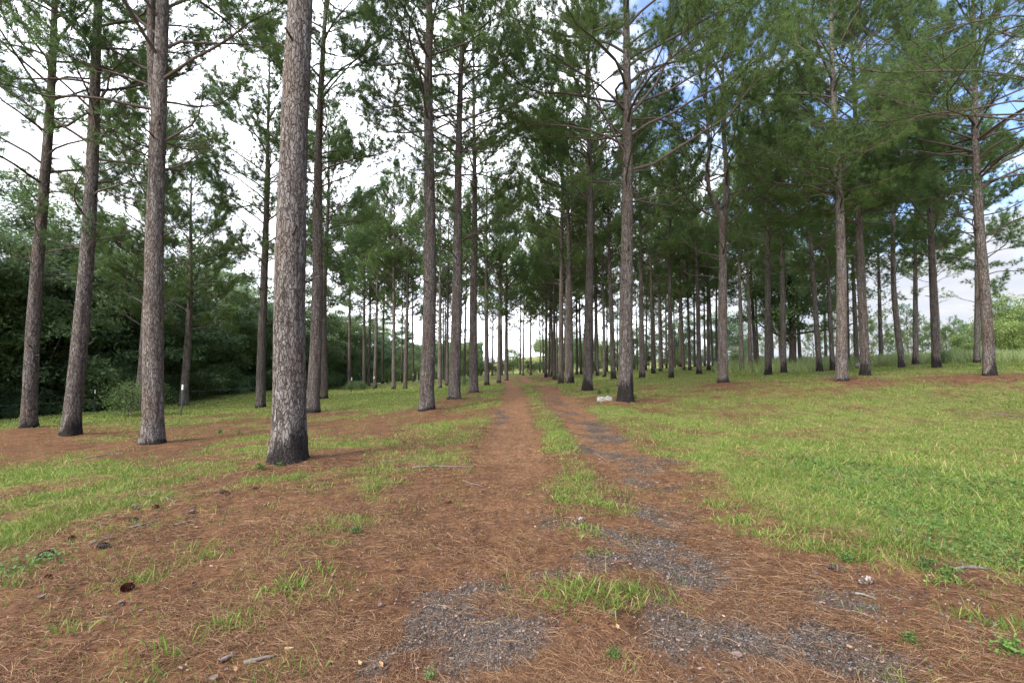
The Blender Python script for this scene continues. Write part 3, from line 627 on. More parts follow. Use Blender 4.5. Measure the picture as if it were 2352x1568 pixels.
SHB = [leafy(62, 3.6, 2.2, .1, 60, 130, .17, [M['shrub'], M['obark']], 8, .7, .4, .04, .9), leafy(63, 2.6, 1.9, .05, 50, 130, .16, [M['shrub'], M['obark']], 8, .7, .4, .04, .85),
       leafy(64, 6.5, 2.8, .9, 70, 120, .24, [M['bright'], M['obark']], 8, .7, .4, .09, 1.0), leafy(65, 3., 2.2, .05, 50, 130, .19, [M['bright'], M['obark']], 8, .7, .4, .04, 1.)]
for k, (Y, dx) in enumerate([(12.5,.6),(16.8,.5),(20.5,.9),(24,.4),(27.8,.9),(32,.6),(36.5,.8),(41.5,.8),(47,1.6),(53,1.8),(60,2.),(67,2.)]):
    tree('shrub', SH[k % 2], -24.6+dx+gw.uniform(-.4,.4), Y, gw.uniform(.85, 1.2), gw.uniform(0, 6), 'dark undergrowth shrub at the wood edge, ' + edge[k], 'shrub', 'dark shrubs along the wood edge', cname='foliage', tname='stem')
def far_wood():
    g = np.random.default_rng(77); n = 90000; t = g.random(n)
    Y = np.where(t < .72, g.uniform(2, 125, n), g.uniform(122, 134, n)); X = np.where(t < .72, g.uniform(-47, -38, n), -42+g.random(n)*34)
    top = 8 + 4.5*fbm(X*.17, Y*.17, 12, 3); top = np.where(t < .72, top, top*.85); z = top*g.random(n)**.8
    P = np.stack([X, Y, H(X, Y)+z], 1); nz = nrm(g.normal(size=(n,3))+np.array([.5,0,.6])); a = nrm(np.cross(nz, g.normal(size=(n,3)))); b = np.cross(nz, a); L = g.uniform(.25, .6, n)[:,None]
    V = np.stack([P-a*L, P+b*L*.55, P+a*L, P-b*L*.55], 1)
    tag(link('far_wood', MB().add(V.reshape(-1,3), np.arange(n*4).reshape(-1,4), 0, False).mesh('far_wood', [M['leaves']])), 'deep dark wood behind the first rows of leafy trees', 'woods', None, 'stuff')
far_wood()
# beyond the crest: bushes, trees, the far meadow's scattered trees
mid = [(905,70,1,1.0),(950,82,0,1.1),(985,86,3,1.0),(1040,80,0,1.0),(1075,84,2,1.0),(1105,78,1,1.1),(1130,76,0,.9),(1165,80,1,1.0),(1180,92,2,.9),(1212,78,3,.8),(1240,82,1,.9),(1268,88,0,1.),(1300,80,3,.9),(1335,84,2,.8),(1368,82,1,1.),(1395,90,2,.9),(1425,84,0,1.),(1458,86,3,1.),(1490,84,2,.8),(1530,82,0,1.),(1560,88,3,1.),(1600,84,1,1.1),(1640,80,0,1.),(1690,78,3,.8),(1745,78,3,.7),(1790,82,3,.7),(1850,80,3,.7),(1700,95,2,1.),(1560,100,2,1.)]
for k, (px, D, t, s) in enumerate(mid):
    x = at(px, 850, D)[0]; nm = 'bush' if t != 2 else 'broadleaf_tree'
    side = 'left of the vanishing track' if px < 1190 else 'right of the vanishing track'
    tree(nm, SHB[t], x, D, s*.95, gw.uniform(0, 6), f'{["leafy green","mid green","pale green","low pale green"][t]} {"bush" if t != 2 else "tree"} past the crest, {ORD[(k-9 if px > 1190 else k)]} {side}', 'bush' if t != 2 else 'tree', 'greenery beyond the crest of the track', cname='foliage' if t != 2 else 'crown', tname='stem' if t != 2 else 'trunk')
OAK = leafy(70, 15, 7.2, 2.6, 230, 190, .26, [M['leaves'], M['obark']], 22, .45, .35, .32, 1.35)
x = at(1822, 840, 50)[0]
tree('broadleaf_tree', OAK, x, 50, .95, 1., 'big dark round broadleaf tree with drooping boughs among the pines on the right', 'tree', None)
OK2 = leafy(71, 11, 4.4, 1.2, 120, 170, .24, [M['leaves'], M['obark']], 14, .5, .4, .2, 1.2)
for k, (px, D, s, lab) in enumerate([(1335,104,.95,'round dark tree beyond the crest behind the pine row'),(1455,98,1.,'leafy dark tree behind the pines right of the pale trunk'),(1560,92,1.05,'leafy dark tree behind crowded pines left of the forked one'),(1010,96,.9,'dark leafy tree past the crest between the tall grey pine and the needle mound'),
        (860,84,1.0,'grey green leafy tree filling the gap right of the thin dark pine'),(930,100,.95,'leafy tree behind the orange marker post'),(1660,84,1.,'dark leafy tree behind the forked pine'),(790,66,1.0,'tall leafy tree where the dark woods end')]):
    x = at(px, 850, D)[0]; tree('broadleaf_tree', OK2, x, D, s, k*1.3, lab, 'tree', 'leafy trees beyond the crest')
hg = np.random.default_rng(21)
for k in range(16):
    a = rad(3.0+k*.62+hg.uniform(-.2,.2)); D = hg.uniform(170, 260)
    tree('broadleaf_tree', SHB[2], math.sin(a)*D, math.cos(a)*D, hg.uniform(.9, 1.5), k, f'tiny far tree on the pale hillside meadow, {ORD[k]} from its left end', 'tree', 'far trees on the hillside meadow')
# young pines far beyond the tall grass
YP = []
for k, (Ht, hb, R) in enumerate([(8.5,2.2,1.7),(9.5,3,1.9),(7,1.6,1.5)]):
    limbs, mb = pine_crown(300+k, Ht, hb-.6, hb, R, 34, 12, thin=.9, nw=.028)
    for v, f in limbs: mb.add(v, f, 1)
    z = np.linspace(-.3, Ht, 8); YP.append(((tube(np.stack([0*z, 0*z, z], 1), .09*(1-.9*np.clip(z/Ht, 0, 1)), 7)), mb.mesh('young_crown', [M['needles'], M['twig']])))
yl = [(1500,100),(1540,96),(1585,104),(1640,98),(1690,92),(1720,88),(1760,95),(1800,86),(1870,80),(1900,84),(1932,76),(1950,86),(1990,82),(2022,74),(2042,80),(2060,90),(2088,72),(2096,84),(2122,76),(2150,90),(2176,70),(2196,78),(2212,88),(2240,72),(2262,80),(2300,66),(2325,76)]
for k, (px, D) in enumerate(yl):
    x = at(px, 850, D)[0]; n = len(yl)-k
    tree('young_pine', YP[k % 3], x, D, gw.uniform(.82, 1.12), gw.uniform(0, 6), f'thin young pine far beyond the tall grass, {ORD[n-1]} from the right edge', 'tree', 'young pines beyond the tall grass', tmat='twig')
for k, (px, D, s) in enumerate([(2310,60,1.25),(2345,66,1.35),(2380,64,1.3),(2215,56,.55),(2330,52,.75)]):
    x = at(px, 850, D)[0]; tree('broadleaf_tree', SHB[2], x, D, s, k, ['bright green tree beyond the tall grass at the right edge','taller rounded tree cut by the right edge','tree just outside behind the rounded right-edge tree','small bright sapling clump in the tall grass right of the last big pine','low bright bushy tree before the right-edge trees'][k], 'tree', 'bright trees beyond the tall grass')
# bushes near single trunks
BUSH = leafy(80, 1.25, .62, .08, 50, 110, .055, [M['shrub'], M['obark']], 16, .5, .35, .015, .5)
def at_ground(px, py): return ground_px(px, py)
for px, py, s, lab in [(303,955,1.0,'spiky grey green bush on the needle bed left of the fork-topped pine'),(807,895,.75,'small round bush behind the second white-tipped post'),(829,896,.75,'small round bush at the foot of a slim pine past the second post'),(1066,886,.8,'small scrubby bush hugging a thin trunk behind the needle mound pine'),(1282,872,.6,'small leafy clump at the feet of the row right of the track'),(2168,834,.9,'twiggy bush behind the black-footed grey pine')]:
    x, y = at_ground(px, py); D0 = {303:19.5}.get(px)
    if D0: x, y = at(px, py, D0)[0], D0
    if y > 60: y = 55; x = at(px, py, 55)[0]
    tree('bush', BUSH, x, y, s*(1.15 if px == 303 else 1.), px, lab, 'bush', None, cname='foliage', tname='stem', sxy=1.2)

# ------------------------------------------------------------------ ground sheet and the loose stuff on it
def build_ground():
    V = np.stack([GX.ravel(), GY.ravel(), GZ.ravel()], 1); i = np.arange(GN-1)[:,None]*GN + np.arange(GN-1)[None]
    F = np.stack([i, i+1, i+GN+1, i+GN], -1).reshape(-1,4)
    me = MB().add(V, F).mesh('ground', [M['ground']], {'grass': GRASS.ravel(), 'gravel': GRAV.ravel(), 'rut': RUT.ravel()})
    tag(link('ground', me), None, None, None, 'structure')
build_ground()
def scatter(n, d0, d1, seed, amax=55, pw=1.):
    g = np.random.default_rng(seed); D = np.exp(np.log(d0) + (np.log(d1)-np.log(d0))*g.random(n)**pw); a = np.radians(g.uniform(-amax, amax, n))
    return g, D*np.sin(a), D*np.cos(a), D
# grass
def grass():
    g, X, Y, D = scatter(900000, 1.9, 70, 5, 54, .95)
    d = glook(GRASS, X, Y); tuft = fbm(X*2.6, Y*2.6, 61, 3); fine = vnoise(X*9, Y*9, 67)
    keep = g.random(len(X)) < np.clip(d**1.35*(.35+1.6*sstep(.40, .66, tuft*.6+fine*.4)), 0, 1)*np.where(X < -23.3, 0, 1)
    X, Y, D, d, tuft = X[keep], Y[keep], D[keep], d[keep], tuft[keep]; n = len(X)
    h = g.uniform(.018, .06, n)*(.55+1.1*tuft)*(.8+.5*d)
    tall = g.random(n) < .05; h[tall] *= 2.0
    h *= np.where(D > 14, .8, 1.)
    w = np.maximum(.0035, D*.0010)*g.uniform(.7, 1.4, n)
    Z = H(X, Y); P0 = np.stack([X, Y, Z-.008], 1)
    lean = g.normal(size=(n,2))*.55
    P1 = P0 + np.stack([lean[:,0]*h, lean[:,1]*h, h], 1)
    mid = P0 + (P1-P0)*.55 + np.stack([0*h, 0*h, h*.12], 1)
    s = nrm(np.cross(P1-P0, g.normal(size=(n,3))))*w[:,None]*.5
    V = np.stack([P0-s, P0+s, mid+s*.75, mid-s*.75, P1], 1)
    o = (np.arange(n)*5)[:,None]
    mb = MB(); mb.add(V.reshape(-1,3), o+np.array([[0,1,2,3]]), 0, False); mb.F.append((o+np.array([[3,2,4]]), 0, False))
    tag(link('grass', mb.mesh('grass', [M['grass']])), 'short green grass thinning into needle litter', 'grass', None, 'stuff')
grass()
def clumps():
    """the larger tufts between the ruts and on the litter"""
    g = np.random.default_rng(8); mb = MB()
    T = [(1310,1385,.17,1.),(1360,1370,.13,.8),(1440,1370,.14,.9),(1400,1395,.11,.7),(1290,1345,.1,.6),(1330,1350,.1,.6),(1470,1360,.1,.6),(1340,1215,.1,.7),(1350,1230,.1,.5),(1375,1160,.12,1.1),(1290,1150,.1,.8),(1300,1130,.1,.7),(1330,1100,.09,.8),(1345,1120,.08,.6),(1295,1030,.1,.9),(1270,1035,.1,.8),(650,1360,.11,.4),(735,1310,.10,.4),(510,1450,.11,.35),(560,1430,.1,.4),(390,1500,.12,.4),(480,1280,.09,.5),(330,1335,.12,.5),(690,1345,.1,.5),(40,1320,.09,.8),(20,1345,.08,.6),(850,1120,.1,.5),(770,1250,.08,.3),(1360,1270,.08,.3),(2150,1340,.11,.35),(2230,1420,.1,.3),(2330,1440,.1,.3),(1880,1260,.14,.9),(1960,1280,.15,.9),(1760,1230,.13,.9),(1700,1200,.13,.9),(1650,1160,.12,.9),(1830,1225,.13,.8),(2030,1255,.14,.8),(200,1130,.09,.5),(150,1450,.1,.3),(1420,1530,.07,.2)]
    rx = np.random.default_rng(88)
    for q in range(170):
        D = math.exp(rx.uniform(math.log(2.4), math.log(9))); az = rad(rx.uniform(-46, 46)); X0, Y0 = D*math.sin(az), D*math.cos(az)
        if rx.random() < .9*min(1, float(glook(GRASS, X0, Y0))*3.2+.10)*(1-.9*float(glook(RUT, X0, Y0)))*(.12 if abs(X0-.6) < 1.6 and abs(X0-.6) > .3 else 1): T.append((X0, Y0, rx.uniform(.04, .10), rx.uniform(.05, .17)))
    for px, py, h0, a in T:
        x, y = ground_px(px, py) if px > 12 else (px, py); n = int(130*a)
        X = x + g.normal(size=n)*.07*(.6+a); Y = y + g.normal(size=n)*.05*(.6+a); h = h0*g.uniform(.35, 1.15, n)
        P0 = np.stack([X, Y, H(X, Y)-.005], 1); ang = g.uniform(0, 6.28, n); ou = g.uniform(.2, 1.3, n)
        dr = np.stack([np.cos(ang)*ou, np.sin(ang)*ou, np.ones(n)], 1); dr = nrm(dr)
        m1 = P0 + dr*h[:,None]*.55; P1 = P0 + dr*h[:,None] - np.stack([0*h, 0*h, h*.22*ou], 1)
        s = nrm(np.cross(dr, g.normal(size=(n,3))))*.0045*g.uniform(.7, 1.4, n)[:,None]*.5*max(1.6, y*.42)
        V = np.stack([P0-s, P0+s, m1+s*.8, m1-s*.8, P1], 1); o = (np.arange(n)*5)[:,None] + mb.n
        mb.V.append(V.reshape(-1,3)); mb.n += n*5; mb.F.append((o+np.array([[0,1,2,3]]), 0, False)); mb.F.append((o+np.array([[3,2,4]]), 0, False))
    tag(link('grass', mb.mesh('grass_tufts', [M['grass']])), 'longer grass tufts between the wheel ruts and on the needle litter', 'grass', None, 'stuff')
clumps()
def clover():
    g, X, Y, D = scatter(170000, 2.6, 13, 15, 54)
    d = glook(CLOV, X, Y); k = g.random(len(X)) < d; X, Y, D = X[k], Y[k], D[k]; n = len(X)
    z = H(X, Y) + g.uniform(.01, .06, n); C = np.stack([X, Y, z], 1)
    nz = nrm(np.array([0,0,1.]) + g.normal(size=(n,3))*.35); t = nrm(np.cross(nz, g.normal(size=(n,3)))); b = np.cross(nz, t); L = (g.uniform(.008, .02, n)*np.maximum(1, D/7))[:,None]
    V = np.stack([C-t*L, C+b*L*.7, C+t*L, C-b*L*.7], 1)
    tag(link('ground_cover', MB().add(V.reshape(-1,3), np.arange(n*4).reshape(-1,4), 0, False).mesh('ground_cover', [M['clover']])), 'low small-leaved green ground cover in the grass on the right', 'ground cover', None, 'stuff')
clover()
def litter():
    g, X, Y, D = scatter(520000, 1.7, 11, 25, 56)
    d = glook(GRASS, X, Y); gv = glook(GRAV, X, Y); cl = fbm(X*2.2, Y*2.2, 91, 4)
    k = g.random(len(X)) < np.clip((1.05-d)*(1-.5*gv)*(.10+1.7*sstep(.40, .64, cl))*(1-.6*glook(RUT, X, Y)), 0, 1)*np.clip(1.3-D/11, .2, 1)
    X, Y, D = X[k], Y[k], D[k]; n = len(X)
    a = (vnoise(X*.8, Y*.8, 97)*2.5+g.normal(size=n)*1.0)+1.2; L = g.uniform(.04, .125, n)
    z = H(X, Y) + g.uniform(.002, .016, n)
    P0 = np.stack([X, Y, z], 1); d3 = np.stack([np.cos(a), np.sin(a)*.9, g.normal(size=n)*.09], 1)
    m1 = P0 + d3*L[:,None]*.5 + np.stack([g.normal(size=n)*.008, g.normal(size=n)*.008, g.uniform(0, .008, n)], 1); P1 = P0 + d3*L[:,None]
    P1[:,2] = np.maximum(P1[:,2], H(P1[:,0], P1[:,1])+.001)
    w = (.0006 + D*.00025)*g.uniform(.7, 1.5, n)
    s = nrm(np.cross(d3, np.array([[0,0,1.]]) + g.normal(size=(n,3))*.4))*w[:,None]*.5
    V = np.stack([P0-s, P0+s, m1+s, m1-s, P1+s*.6, P1-s*.6], 1); o = (np.arange(n)*6)[:,None]
    mb = MB(); mb.add(V.reshape(-1,3), (o[:,:,None]+np.array([[[0,1,2,3],[3,2,4,5]]])).reshape(-1,4), 0, False)
    tag(link('needle_litter', mb.mesh('needle_litter', [M['needle_litter']])), 'fallen red-brown pine needles covering the ground', 'needle litter', None, 'stuff')
litter()
ICO_V = []; _t = (1+5**.5)/2
ICO_V = nrm(np.array([(-1,_t,0),(1,_t,0),(-1,-_t,0),(1,-_t,0),(0,-1,_t),(0,1,_t),(0,-1,-_t),(0,1,-_t),(_t,0,-1),(_t,0,1),(-_t,0,-1),(-_t,0,1)], float))
ICO_F = np.array([(0,11,5),(0,5,1),(0,1,7),(0,7,10),(0,10,11),(1,5,9),(5,11,4),(11,10,2),(10,7,6),(7,1,8),(3,9,4),(3,4,2),(3,2,6),(3,6,8),(3,8,9),(4,9,5),(2,4,11),(6,2,10),(8,6,7),(9,8,1)])
def gravel():
    g, X, Y, D = scatter(330000, 1.8, 14, 35, 50)
    d = glook(GRAV, X, Y); k = g.random(len(X)) < d*.42*np.clip(1.2-D/13, .12, 1) + .002; X, Y, D = X[k], Y[k], D[k]; n = len(X)
    r = g.lognormal(math.log(.0034), .42, n)*np.clip(D/3.2, .8, 2.2); r = np.minimum(r, .010)
    C = np.stack([X, Y, H(X, Y)+r*.25], 1); v = ICO_V[None]*(1+g.normal(size=(n,12,1))*.18)*np.stack([g.uniform(.8,1.3,n), g.uniform(.8,1.3,n), g.uniform(.55,.9,n)], 1)[:,None]
    V = C[:,None] + v*r[:,None,None]; F = ICO_F[None] + (np.arange(n)*12)[:,None,None]
    tag(link('gravel', MB().add(V.reshape(-1,3), F.reshape(-1,3), 0, False).mesh('gravel', [M['stones']])), 'dark grey gravel showing through the needles on the track', 'gravel', None, 'stuff')
gravel()
def chip_mesh(g, L, W, T):
    n = 7; th = np.arange(n)*2*math.pi/n; r = g.uniform(.7, 1.15, n)
    top = np.stack([np.cos(th)*L/2*r, np.sin(th)*W/2*r, T+g.normal(size=n)*T*.5], 1); bot = top*np.array([.93,.93,1]) - np.array([0,0,T*1.6])
    V = np.concatenate([top, bot]); j = np.arange(n); k = (j+1) % n
    return V, np.stack([j, j+n, k+n, k], -1), np.concatenate([np.stack([np.full(n-2,0), j[1:-1], j[2:]], -1)])
def chips():
    g, X, Y, D = scatter(16000, 1.8, 13, 45, 54)
    d = glook(GRASS, X, Y); k = g.random(len(X)) < (1-d)**1.3*.32; X, Y, D = X[k], Y[k], D[k]; mb = MB()
    for x, y, D_ in zip(X, Y, D):
        s = g.uniform(.006, .018)*max(.8, D_/5); v, q, t = chip_mesh(g, s*g.uniform(1, 2.6), s, .003); a = g.uniform(0, 6.28)
        v = v @ np.array([[math.cos(a), math.sin(a), 0],[-math.sin(a), math.cos(a), 0],[0,0,1]]) + np.array([x, y, Hs(x, y)+.008])
        n0 = mb.n; mb.add(v, q, 0, False); mb.F.append((t+n0, 0, False))
    tag(link('bark_litter', mb.mesh('bark_litter', [M['chips']])), 'small bark flakes and wood crumbs strewn over the needles', 'bark litter', None, 'stuff')
chips()
def tallgrass():
    g = np.random.default_rng(55); px = np.concatenate([g.uniform(1830, 2430, 26000), g.uniform(1640, 1840, 5000)]); D = g.uniform(43, 60, len(px)) - np.clip((px-1900)/400, 0, 1)*9
    X = (px-PW/2)/FPX*D*1.003; n = len(X); h = g.uniform(.4, 1.1, n)*(.65+.6*vnoise(X*.5, D*.5, 4))
    P0 = np.stack([X, D, H(X, D)], 1); P1 = P0 + np.stack([g.normal(size=n)*.22, g.normal(size=n)*.22, h], 1)
    v, f = ribbons(P0, P1, g.uniform(.03, .06, n), None, g)
    tag(link('tall_grass', MB().add(v, f, 0, False).mesh('tall_grass', [M['tallgrass']])), 'tall pale uncut grass along the far side of the pines', 'tall grass', None, 'stuff')
tallgrass()

# ------------------------------------------------------------------ single small things on the ground
def stick(px, py, px2, py2, r, label, mname='stick', lift=.5, twigs=2, name='stick', cat='stick', grp='sticks lying on the ground'):
    x, y = ground_px(px, py); x2, y2 = ground_px(px2, py2); g = np.random.default_rng(int(px*7+py))
    n = 9; s = np.linspace(0, 1, n); d = np.array([x2-x, y2-y]); Ln = np.linalg.norm(d); pr = np.array([-d[1], d[0]])/max(Ln, 1e-6)
    w = np.cumsum(g.normal(size=n))*.018*Ln; w -= w[0] + (w[-1]-w[0])*s
    XY = np.array([x, y])[None] + d[None]*s[:,None] + pr[None]*w[:,None]
    P = np.stack([XY[:,0], XY[:,1], H(XY[:,0], XY[:,1]) + r*(.6+lift*np.sin(s*3.1))], 1)
    c = P[0].copy(); mb = MB(); v, f = tube(P-c, r*(1-.45*s)*(1+g.normal(size=n)*.1), 7); mb.add(v, f)
    for k in range(twigs):
        i = g.integers(2, n-2); q = P[i]-c; dd = nrm(np.array([d[0], d[1], 0])*.7/Ln + np.array([pr[0], pr[1], .18])*g.choice([-1,1])*.7)
        v, f = tube([q, q+dd*Ln*.14, q+dd*Ln*.26+[0,0,.01]], [r*.5, r*.35, r*.15], 5); mb.add(v, f)
    o = link(name, mb.mesh(name, [M[mname]])); o.location = c; tag(o, label, cat, grp); return o
for a in [
 (520,625+620,623,1218,0,0)]: pass
S = [(515,2117,633,2085,.012,'grey forked stick lying flat on the litter far left of the tufts'),(695,2105,785,2082,.010,'short broken stick right of the grey forked stick'),
     (345,2182,467,2150,.010,'thin dark stick pointing at a pine cone on the left litter'),(880,2655,938,2625,.012,'stubby brown stick near the bottom edge of the left litter'),
     (975,2662,1095,2630,.012,'snapped reddish stick beside the stubby brown one'),(600,2010,592,1970,.006,'thin pale curved twig on the edge of the left grass'),
     (1520,1852,1690,1835,.010,'long dark stick across the litter left of the track'),(1650,1873,1895,1868,.014,'charred stick lying level just left of the track'),
     (1850,1922,1935,1948,.006,'thin straw coloured twig on the left wheel track'),(2380,1816,2440,1850,.010,'pale peeled stick in the right rut'),
     (3310,1885,3450,1940,.016,'dark broken branch in the middle of the right grass'),(3960,1655,4096,1668,.018,'fallen branch at the right edge of the grass'),
     (2170,1640,2310,1660,.010,'thin branch across the grass strip between the ruts'),(2290,1625,2420,1610,.006,'pale reed on the right rut edge'),
     (3255,1498,3330,1506,.03,'dark stick at the foot of the left-leaning burnt pine'),(3500,1510,3530,1506,.03,'short thick stick right of the straight dark pine'),
     (340,1835,500,1812,.014,'dark branch near the foot of the fork-topped pine'),(650,1990,700,2015,.008,'bleached twig in the left grass band')]
for q in S:
    k = .5742
    stick(q[0]*k, q[1]*k, q[2]*k, q[3]*k, q[4], q[5])
for q in [(3545,2105,3640,2150,.011,'white lichen covered stick forking in the clover'),(3810,2285,3960,2278,.013,'lichen spotted stick at the lower edge of the clover'),(3420,2375,3505,2400,.009,'short lichen twig beside the pale bark chip'),(1840,2130,1795,2120,.004,'tiny pale twig')][:3]:
    k = .5742; stick(q[0]*k, q[1]*k, q[2]*k, q[3]*k, q[4], q[5], 'lichen', .8, 1)
o = stick(1075*.5742, 1812*.5742, 1055*.5742, 1782*.5742, .02, 'broken grey slab leaning at the foot of the thickest trunk', 'stick', .2, 1)
o.rotation_euler = (rad(8), rad(-32), 0)
# brush twigs heaped by the burnt pine: one fallen bough
stick(1936, 872, 1905, 862, .02, 'bare fallen bough with twigs between the near pair and the curving pine', 'stick', 2.5, 4, 'branch_debris', 'branch')
def cone_mesh(seed, m, L=.10, Wd=.05):
    g = np.random.default_rng(seed); mb = MB(); rows = 9
    z = np.linspace(-L/2, L/2, 7); P = np.stack([z, 0*z, 0*z], 1); v, f = tube(P, Wd*.28*np.sin(np.linspace(.35, 2.9, 7)), 7); mb.add(v, f)
    for r in range(rows):
        s = (r+.5)/rows; R = Wd/2*(math.sin(.35+s*2.45)); n = 9
        for k in range(n):
            a = 2*math.pi*(k+.5*(r % 2))/n; c, sn = math.cos(a), math.sin(a); x0 = -L/2+L*s
            o = np.array([0, c, sn]); t = np.array([0, -sn, c]); b = np.array([x0, 0, 0]) + o*R*.35; tip = np.array([x0+L*.09, 0, 0]) + o*R*1.08; w = R*.34
            V = [b-t*w*.6, b+t*w*.6, tip+t*w, tip-t*w, (b+tip)/2+np.array([-L*.035,0,0])+o*.001]
            mb.add(V, np.array([[0,1,2,3]]), 0, False); mb.F.append((np.array([[0,1,4],[1,2,4],[2,3,4],[3,0,4]])[:, ::-1]+mb.n-5, 0, False))
    return mb.mesh('pine_cone', [m])
CM = [cone_mesh(1, M['cone']), cone_mesh(2, M['redcone'], .085, .05)]
CN = [(175,2230,1.25,0,20,'long dark pine cone lying leftmost on the needle litter'),(405,2194,1.1,0,10,'grey pine cone beside the thin dark stick'),(530,2087,1.0,0,5,'grey scaled pine cone just above the grey forked stick'),(545,2035,.9,0,160,'small grey cone at the edge of the left grass'),(620,2032,.9,1,15,'reddish cone right of the small grey cone'),(890,1976,1.1,0,0,'plump grey cone in the needles below the thickest trunk'),(1018,1955,.9,1,80,'dark reddish cone up the litter from the plump grey one'),(505,2365,1.2,1,-5,'broken red-brown cone beside a grass tuft on the lower left'),(285,2160,.9,1,0,'chewed dark cone beside the pointing stick'),(190,2315,.7,1,0,'small rusty cone on the lower left litter'),(763,2052,.85,0,30,'dark round cone right of the reddish cone'),
      (2315,2090,1.2,0,25,'open grey cone on the tuft between the ruts'),(3345,2285,1.2,0,150,'brown and white cone at the right edge of the track'),(3460,2335,1.2,0,10,'two-tone grey cone right of the bark slab'),(2300,1838,1.0,0,0,'pale cone in the grass strip between the ruts'),(1790,2012,1.0,1,20,'dark flattened cone on the left wheel track'),(1615,1770,1.,1,70,'dark cone left of the left rut'),(2465,2360,.8,1,0,'dark cone chunk beside the tufts')]
for x, y, s, t, rz, lab in CN:
    X, Y = ground_px(x*.5742, y*.5742); o = link('pine_cone', CM[t]); s *= .95
    o.location = (X, Y, Hs(X, Y)+.020*s); o.scale = (s,s,s); o.rotation_euler = (rad(x % 60), rad(-6), rad(rz)); tag(o, lab, 'pine cone', 'pine cones on the litter')
FL = [(480,2417,.07,.045,0,'pale curled bark flake below the broken red-brown cone'),(165,2395,.08,.05,0,'pale grey bark flake on the lower left'),(230,2412,.06,.03,0,'narrow bark flake right of the pale grey one'),(370,2435,.045,.012,1,'thin splinter of pale wood on the lower left'),(1155,2605,.06,.02,1,'yellow wood splinter near the bottom of the left litter'),(940,2688,.045,.02,1,'short pale wood chip above the bottom edge'),(850,2725,.06,.045,0,'grey bark flake cut by the bottom edge'),(1330,2310,.055,.035,0,'brown bark flake right of the far left tufts'),(1760,2190,.04,.02,0,'grey flake on the left wheel track'),(2455,2460,.075,.05,0,'plum coloured bark lump under the grass tufts'),(2470,2517,.05,.035,1,'square block of bark below the plum lump'),(1440,2665,.06,.025,1,'weathered splinter at the bottom left of the gravel patch'),(1525,2670,.055,.014,1,'orange splinter at the bottom beside the weathered one'),(3260,2297,.09,.03,0,'dark bark slab left of the brown and white cone'),(3510,2478,.075,.03,0,'long grey bark slab on the lower right litter'),(3980,2510,.07,.03,0,'blue grey bark piece at the lower right edge'),(2950,2630,.085,.04,0,'brown bark slab on the right gravel'),(3000,2695,.05,.035,0,'round bark flake low on the right gravel'),(2855,2160,.045,.014,1,'orange chip on the right gravel edge'),(3400,2600,.045,.016,1,'rusty wood chip on the lower right gravel'),(2140,2112,.035,.008,1,'orange sliver in the middle of the track'),(1520,2430,.05,.035,0,'folded bark flake left of the gravel patch'),(1515,2605,.045,.03,0,'grey bark square low left of the gravel patch'),(2960,2290,.05,.016,0,'narrow brown flake on the right gravel')]
for k, (x, y, a, b, t, lab) in enumerate(FL):
    X, Y = ground_px(x*.5742, y*.5742); g = np.random.default_rng(k+70); v, q, tr = chip_mesh(g, a*.78, b*.7, .005); mb = MB(); mb.add(v, q, 0, False); mb.F.append((tr, 0, False))
    o = link('wood_chip' if t else 'bark_flake', mb.mesh('flake', [M['palewood' if t else 'flake']])); o.location = (X, Y, Hs(X, Y)+.014); o.rotation_euler = (g.normal()*.12, g.normal()*.12, g.uniform(0, 3)); tag(o, lab, 'wood chip' if t else 'bark flake', 'bark and wood pieces on the litter')
# logs
def log(px, py, D, L, r, rz, m, label, seed, dz=0):
    g = np.random.default_rng(seed); n = 14; s = np.linspace(-.5, .5, n); P = np.stack([s*L, .05*L*np.sin(s*5), .02*L*np.cos(s*6)], 1)
    v, f = tube(P, r*(1-.12*s)*np.where(np.abs(s) > .46, .62, 1.)*(1+g.normal(size=n)*.06), 16); v += (fbm(v[:,0]*3.5+9, v[:,1]*9+v[:,2]*9, seed)-.5)[:,None]*r*.55*nrm(v*np.array([0,1,1]))
    k = np.arange(16)
    mb = MB(); mb.add(v, f); e = mb.n; mb.V.append(np.stack([P[0], P[-1]])); mb.n += 2
    mb.F.append((np.stack([np.full(16, e), (k+1) % 16, k], -1), 0, False)); o2 = (n-1)*16; mb.F.append((np.stack([np.full(16, e+1), o2+k, o2+(k+1) % 16], -1), 0, False))
    x = at(px, py, D)[0] if D else None; y = D
    if not D: x, y = ground_px(px, py)
    o = link('log', mb.mesh('log', m)); o.location = (x, y, Hs(x, y)+r*.55+dz); o.rotation_euler = (0, 0, rad(rz)); tag(o, label, 'log'); return o
wx, wy = at(1391, 914, 17.6)[0], 17.6
wl = log(1389, 914, 17.4, .58, .12, 6, [M['whitelog']], 'bleached white log chunk with rotten orange underside beside the pale pine', 3, .03)
me = MB(); v, f = tube(np.array([[-.27,0,-.03],[-.1,-.01,-.05],[.08,.0,-.05],[.2,0,-.045]]), [.06,.085,.08,.04], 10); me.add(v, f)
ro = link('rotten_underside', me.mesh('rotten_underside', [M['rotwood']]), wl); ro.location = (0, -.055, -.02)
log(2003, 834, 42, 3.4, .2, 4, [M['greylog']], 'grey fallen log lying behind the slim pine by the tall grass', 5)
log(2057, 833, 44, 2.9, .17, 2, [M['redlog']], 'orange-brown fallen log right of the grey one', 6)
log(1845, 834, 45, 2.4, .13, -8, [M['greylog']], 'thin dark log lying in front of the tall grass left of the brown pine', 8)
